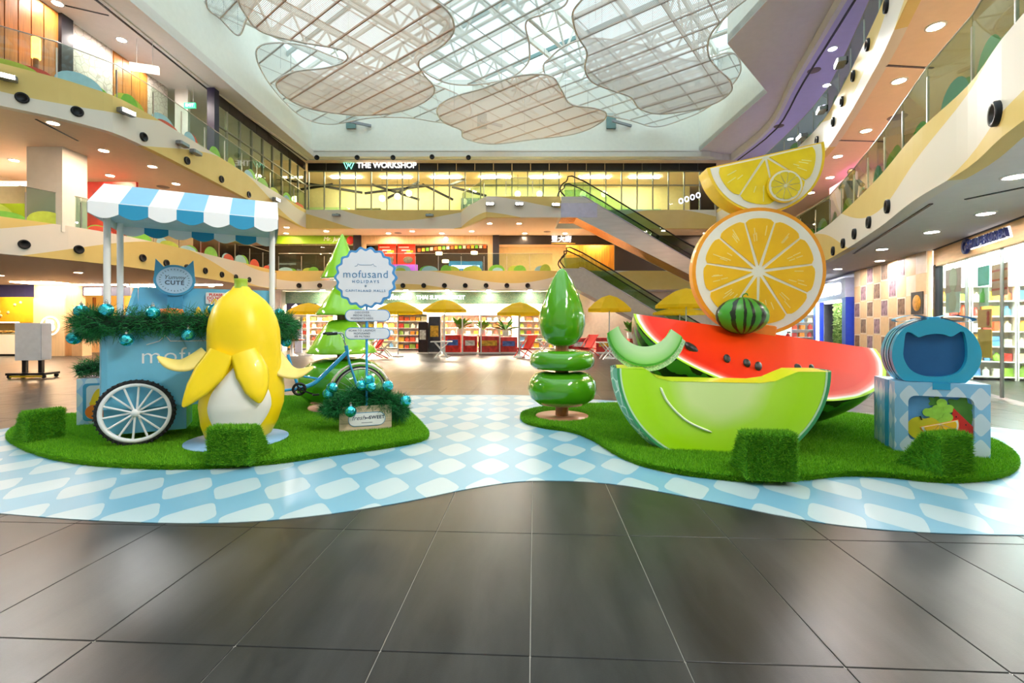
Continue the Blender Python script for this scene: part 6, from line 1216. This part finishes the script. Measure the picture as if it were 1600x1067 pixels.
# Korean goods shop: local x runs along the front (far end -> near end), local -y faces the atrium
A0, B0 = Vector((10.98, 11.9)), Vector((8.3, 6.3)); SL_ = (B0-A0).length; SRZ = math.atan2((B0-A0).y, (B0-A0).x)
ks = thing('korean_goods_shop', 'glass shop front with wood header and navy lit Korean shop name', 'shop front', (A0.x, A0.y, 0), SRZ)
hd_ = MB().box((SL_/2, 0, 3.17), (SL_, .14, .42)).build('header', mat('header_oak', 'd9b07a', .5, var=.12, scale=2, stretch=(1, 1, 8)), ks); MB().box((SL_/2, -.02, 3.39), (SL_, .16, .03)).build('shadow_line', BLACK, ks)
MB().box((.06, 0, 1.5), (.14, .16, 3.0)).build('jamb', BLACK, ks)
NV = mat('letter_navy', '1c2c6a', .35)
mm = ks.matrix_basis.inverted()
def loc_front(px_, py_, yy=-.1):
    o = mm @ Vector((0, 0, H)); d = mm.to_3x3() @ (P(px_, py_, 1)-Vector((0, 0, H))); t = (yy-o.y)/d.y; return o+d*t
c1_, c2_ = loc_front(1520, 384), loc_front(1572, 370); letter('SHINE·KOREA', .26, NV, hd_, ((c1_.x+c2_.x)/2, -.13, 3.19), depth=.06, bold=.002); letter('SHINE·KOREA', .26, LIT, hd_, ((c1_.x+c2_.x)/2, -.085, 3.19), depth=.02, bold=.022)
c0_ = loc_front(1512, 386); MB().lathe([(.10, -.09), (.17, -.09), (.17, -.14), (.10, -.14), (.10, -.09)], 24, axis='Y').build('ring_logo', NV, hd_, (c0_.x-.02, -.24, 3.19)); MB().box((c0_.x-.02, -.12, 3.16), (.1, .04, .1)).build('logo_core', NV, hd_)
npan = 4
for k in range(npan): MB().box((.14+(SL_-.14)*(k+.5)/npan, 0, 1.5), ((SL_-.14)/npan-.03, .012, 2.9)).build('pane', GLASS, ks)
for k in range(1, npan): MB().box((.14+(SL_-.14)*k/npan, 0, 1.5), (.035, .05, 2.95)).build('glazing_bar', STEEL, ks)
sm = ks.matrix_basis
def KS(x, y, z): return sm @ Vector((x, y, z))
bw = MB().box((SL_/2, 3.4, 1.7), (SL_+.5, .1, 3.4)).build('wall_korean_shop_back', mat('shop_white_wall', 'f4f4f4', .5)); bw.matrix_world = sm; struct(bw)
for k in range(3): o = tag(MB().box((0, 0, -.02), (1.2, 1.4, .04)).build('shop_ceiling_panel', emis('shop_white_panel', 'f6fbff', 34), None, KS(1.0+2.1*k, 1.4, Z2), (0, 0, SRZ)), 'white ceiling panel inside the Korean goods shop', 'ceiling light', 'Korean shop ceiling panels')
posters = [((1478, 423), (1502, 455), 'f0b8bc'), ((1478, 458), (1500, 488), 'e8e4e8'), ((1528, 418), (1546, 445), '8fd0d0'), ((1530, 450), (1545, 478), 'dfe8e0'), ((1528, 484), (1550, 512), 'f0a86a'), ((1528, 514), (1550, 560), 'f2b65a'), ((1550, 415), (1575, 460), 'e8b0a0')]
for i, (a, b_, c) in enumerate(posters):
    p, q = loc_front(*a, .05), loc_front(*b_, .05); w_ = abs(q.x-p.x); h_ = abs(p.z-q.z); cx_, cz_ = (p.x+q.x)/2, (p.z+q.z)/2; t = thing('window_poster', ['pink portrait poster at top left of the Korean shop window', 'pale portrait poster at lower left of the Korean shop window', 'teal poster in the middle of the Korean shop window', 'white bottle poster in the middle of the Korean shop window', 'orange poster with red hearts in the Korean shop window', 'tall amber poster low in the Korean shop window', 'salmon striped poster on the right of the Korean shop window'][i], 'poster', KS(cx_, .05, cz_-h_/2), SRZ)
    MB().box((0, 0, h_/2), (w_, .01, h_)).build('sheet', mat('poster_%d' % i, c, .5, var=.1, scale=3), t)
    if i in (0, 1): MB().sphere((0, -.006, h_*.55), w_*.28, 12, (1, .03, 1.2)).build('face_oval_print', mat('print_skin', 'f2dcd0', .5), t)
    if i == 3: MB().lathe([(.05, 0), (.05, .18), (.02, .24), (.02, .3), (.001, .3)], 8).build('bottle_print', mat('print_bottle', '5aa84a', .5), t, (0, -.01, h_*.2))
    if i in (4,):
        for s_ in range(3): MB().sphere((w_*.25, -.006, h_*(.25+.25*s_)), .07, 8, (1, .05, .9)).build('heart_print', FRD, t)
    if i == 6:
        for s_ in range(3): MB().box((0, -.008, h_*(.2+.3*s_)), (w_*.96, .004, .04)).build('stripe_print', FRD, t)
sw_ = MB().box((-1.45, 1.7, 1.7), (.1, 3.4, 3.4)).build('wall_korean_shop_side', mat('shop_white_wall', 'f4f4f4')); sw_.matrix_world = sm; struct(sw_)
for i, (yy, w_) in enumerate([(.55, .85), (1.45, .85), (2.4, .95)]):
    p = KS(-1.15, yy, 0); shelf(p.x, p.y, w_, 2.5, 6, 'white shelf of colourful packets in the Korean goods shop, %s' % ['behind the pink poster', 'behind the salmon poster', 'nearest the right frame edge'][i], 4, SRZ+PI/2, 'goods in the Korean shop', 'small packet on a Korean shop shelf')
for k in range(2): tag(MB().box((0, 0, -.02), (1.0, 1.6, .04)).build('shop_ceiling_panel', emis('shop_white_panel', 'f6fbff', 34), None, KS(-.6+k*1.0, 1.6, Z2), (0, 0, SRZ)), 'white ceiling panel at the far end of the Korean goods shop', 'ceiling light', 'Korean shop ceiling panels')
# picture wall
A1, B1 = Vector((12.45, 16.8)), Vector((10.85, 12.1)); PL = (B1-A1).length; PRZ = math.atan2((B1-A1).y, (B1-A1).x)
pw_ = thing('picture_wall', 'beige chequered wall hung with food photographs beside the Korean shop', 'picture wall', (A1.x, A1.y, 0), PRZ); BG1, BG2 = mat('wall_beige', 'ecc898', .5, var=.05), mat('wall_cream_square', 'f4e0c8', .5, var=.05)
MB().box((PL/2, .1, 1.7), (PL, .1, 3.4)).build('backing', BG1, pw_); nc, nr_ = 9, 6
sq = MB().box((0, 0, 0), (PL/nc-.006, .02, 3.4/nr_-.006)); sqd = [sq.data('square', BG1), sq.data('square', BG2)]; FOOD = [mat('food_%d' % i, c, .5, var=.6, scale=7) for i, c in enumerate(['6a5a58', '8a6a52', '5a6a50', '9a7a84'])]; fd = [MB().box((0, -.016, 0), (PL/nc*.72, .008, 3.4/nr_*.82)).data('photo', m_) for m_ in FOOD]
for i in range(nc):
    for j in range(nr_):
        k = (i+j) % 2; o = put('square', sqd[k], pw_, (PL*(i+.5)/nc, .035, 3.4*(j+.5)/nr_))
        if k and (i*7+j*3) % 5 != 0 and i < 7: put('photo', fd[(i*3+j) % 4], o, (0, 0, 0))
fp_ = thing('food_poster', 'square curry bowl photograph on the yellow strip beside the black jamb', 'poster', pw_.matrix_basis @ Vector((PL-.42, -.0, 1.75)), PRZ); MB().box((0, 0, .3), (.62, .02, .6)).build('sheet', mat('curry_dark', '4a4440', .5, var=.3, scale=6), fp_); MB().lathe([(.001, .012), (.2, .012), (.22, .0)], 18, axis='Y').build('bowl_print', mat('curry_bowl', 'e0a03a', .5, var=.3, scale=9), fp_, (0, -.012, .3))
np_ = thing('notice_board', 'small dark notice with pink script below the curry photograph', 'sign', pw_.matrix_basis @ Vector((PL-.5, -.0, 1.3)), PRZ); MB().box((0, 0, .17), (.55, .02, .36)).build('plate', mat('notice_dark', '5a4c40', .5), np_); letter('Hello', .15, mat('script_pink', 'f08a8a', .5), np_, (0, -.014, .17), depth=.004, shear=.2)
# blue portal with plant wall
A2, B2 = Vector((14.3, 21.6)), Vector((12.55, 17.1)); GL = (B2-A2).length; GRZ = math.atan2((B2-A2).y, (B2-A2).x)
gp = thing('blue_portal_shop', 'blue shop portal with white lit lettering and plant wall inside', 'shop front', (A2.x, A2.y, 0), GRZ); BLP = mat('portal_blue', '2a4ad0', .4, var=.05)
MB().box((GL/2, 0, 2.85), (GL, .3, .75)).build('header', mat('portal_header', 'c8ccf0', .4), gp); letter('GEEK FOOD', .62, LIT, gp, (GL*.55, -.18, 2.85), depth=.06, bold=.015)
for x in (.25, GL-.2): MB().box((x, 0, 1.25), (.45, .3, 2.5)).build('jamb', BLP, gp)
MB().box((.55, -.1, 1.25), (.1, .1, 2.5)).build('light_strip', emis('portal_strip', 'e8e4ff', 6), gp); MB().box((GL-.8, .9, 1.25), (.9, .1, 2.5)).build('inner_wall', BLP, gp)
pwl = thing('plant_wall', 'dense green plant wall inside the blue portal', 'plant wall', gp.matrix_basis @ Vector((1.9, .5, 0)), GRZ); MB().box((0, .05, 1.22), (2.0, .1, 2.44)).build('backing', mat('plant_backing', '2a4a1a', .8), pwl)
n = 2600; pos = np.stack([rng.uniform(-1, 1, n), np.full(n, -.01), rng.uniform(0, 2.44, n)], 1); tag(put('leaves', tri_mesh('leaves', blades(pos, np.tile([0, -.8, .2], (n, 1)), .16, .09, .6), leaf_material('plant_wall_leaf', '2f7a1c', 'cfe08a')), pwl), kind='stuff')
tag(MB().box((0, 0, -.02), (1.6, .25, .04)).build('portal_added_light', emis('portal_added_fill', 'f4f4ff', 30), None, gp.matrix_basis @ Vector((1.9, .16, 2.44)), (0, 0, GRZ)), 'added white fill light inside the blue portal', 'ceiling light')  # glowing bar added under the header to brighten the plant wall
# bright shop beyond
struct(MB().box((15.2, 24.6, 1.7), (4.5, .15, 3.4)).build('wall_teal_shop', mat('teal_shop_wall', 'bfe6ea', .5, var=.1))); wall('wall_right_ground', (18, 25), (14.4, 21.6), 0, Z2, mat('right_ground_pale', 'e8f2f2', .5)); tag(MB().box((0, 0, -.02), (2.4, 1.4, .04)).build('shop_ceiling_panel', emis('teal_shop_panel', 'f2fbff', 26), None, (14.0, 23.4, Z2)), 'white ceiling panel in the teal shop beyond the portal', 'ceiling light')
shelf(sx(1258, 23.5), 23.5, 1.6, 2.0, 5, 'white shelf in the teal shop right of the orange slice', 4, 0, 'goods in the teal shop', 'small packet on a shelf of the teal shop')
fe = thing('fire_extinguisher', 'red fire extinguisher on the wall between orange slice and portal', 'fire extinguisher', P(1231, 520, 21.0)); MB().lathe([(.001, 0), (.08, 0), (.08, .4), (.03, .48), (.001, .49)], 14).build('cylinder', FRD, fe); MB().box((.04, 0, .52), (.14, .03, .05)).build('valve', BLACK, fe); fe.location.z = .6
# ---------------------------------------------------------------- right second floor
wall('wall_second_right', (13.6, 22), (10.2, 9), 4.2, Z3, mat('second_right_wall', 'f2d8bc', .6), -.15) if False else wall('wall_second_right', (9.4, 4), (13.6, 22), 4.2, Z3, mat('second_right_wall', 'f2d8bc', .6), -.15)
sf = thing('neon_sign', 'pink neon framed shop entrance on the right upper gallery', 'neon sign', (11.2, 15.6, 4.2), math.atan2(18, 4.2)); MB().box((0, .0, 1.1), (1.9, .06, 2.1)).build('panel', mat('pink_panel', 'f0b8d8', .5, emit=.5), sf); MB().tube([(-.7, -.06, .1), (-.7, -.06, 1.6), (-.4, -.06, 1.95), (.4, -.06, 1.95), (.7, -.06, 1.6), (.7, -.06, .1)], .03, 6).build('tube', emis('neon_pink', 'e88aff', 8), sf)
struct(MB().box((12.9, 19.2, 5.4), (.12, 4.4, 2.2), R=Matrix.Rotation(-.23, 3, 'Z')).build('wall_dark_shop_right', mat('dark_front', '2a2420', .5)))
# person leaning on the balustrade
SK = mat('skin', 'd9a47c', .5); HAIRM = mat('dark_hair', '2a1c16', .6); NVY = mat('navy_shirt', '22335f', .7); TRS = mat('dark_trousers', '2c2c34', .7)
def skin_body(name, verts, edges, radii, m, parent):
    me = bpy.data.meshes.new(name); me.from_pydata(verts, edges, []); o = put(name, me, parent)
    md = o.modifiers.new('skin', 'SKIN'); sv = me.skin_vertices[0].data if me.skin_vertices else None
    if sv is None: 
        bpy.context.view_layer.objects.active = o; sv = me.skin_vertices[0].data
    for i, r in enumerate(radii): sv[i].radius = (r, r)
    sv[0].use_root = True; s_ = o.modifiers.new('sub', 'SUBSURF'); s_.levels = s_.render_levels = 1; me.materials.append(m); return o
pn_ = thing('person', 'person in a navy top with dark hair leaning on the right gallery balustrade', 'person', (9.62, 13.1, 4.2), math.radians(-120)+PI/2)
def limb_mesh(parts, name, m, parent):
    mb = MB()
    for pts, rr in parts: mb.tube(smooth_curve(pts, 4), [float(np.interp(i/(4*(len(pts)-1)), np.linspace(0, 1, len(rr)), rr)) for i in range(4*(len(pts)-1)+1)], 10)
    return mb.build(name, m, parent)
limb_mesh([([(0, 0, .80), (0, -.02, .95), (0, -.10, 1.18), (0, -.15, 1.30), (0, -.17, 1.36), (0, -.19, 1.42)], [.13, .15, .17, .13, .06, .055]), ([(-.15, -.13, 1.28), (-.24, -.25, 1.12), (-.2, -.42, 1.13)], [.055, .048, .04]), ([(.15, -.13, 1.28), (.24, -.25, 1.12), (.2, -.42, 1.13)], [.055, .048, .04]),
           ([(-.08, 0, .84), (-.09, -.02, .46), (-.09, .02, .08), (-.09, -.06, .04)], [.085, .06, .045, .04]), ([(.08, 0, .84), (.09, -.02, .46), (.09, .02, .08), (.09, -.06, .04)], [.085, .06, .045, .04]), ([(0, -.19, 1.40), (0, -.21, 1.46), (0, -.22, 1.56), (0, -.215, 1.61)], [.06, .085, .092, .03])], 'body', SK, pn_)
limb_mesh([([(0, 0, .82), (0, -.02, .95), (0, -.10, 1.18), (0, -.15, 1.33)], [.155, .165, .185, .12]), ([(-.15, -.13, 1.28), (-.25, -.25, 1.12)], [.065, .056]), ([(.15, -.13, 1.28), (.25, -.25, 1.12)], [.065, .056])], 'shirt', NVY, pn_)
limb_mesh([([(-.08, 0, .86), (-.09, -.02, .46), (-.09, .02, .08)], [.10, .075, .06]), ([(.08, 0, .86), (.09, -.02, .46), (.09, .02, .08)], [.10, .075, .06])], 'trousers', TRS, pn_)
MB().sphere((0, -.195, 1.55), .105, 12, (.95, 1, 1)).build('hair', HAIRM, pn_)
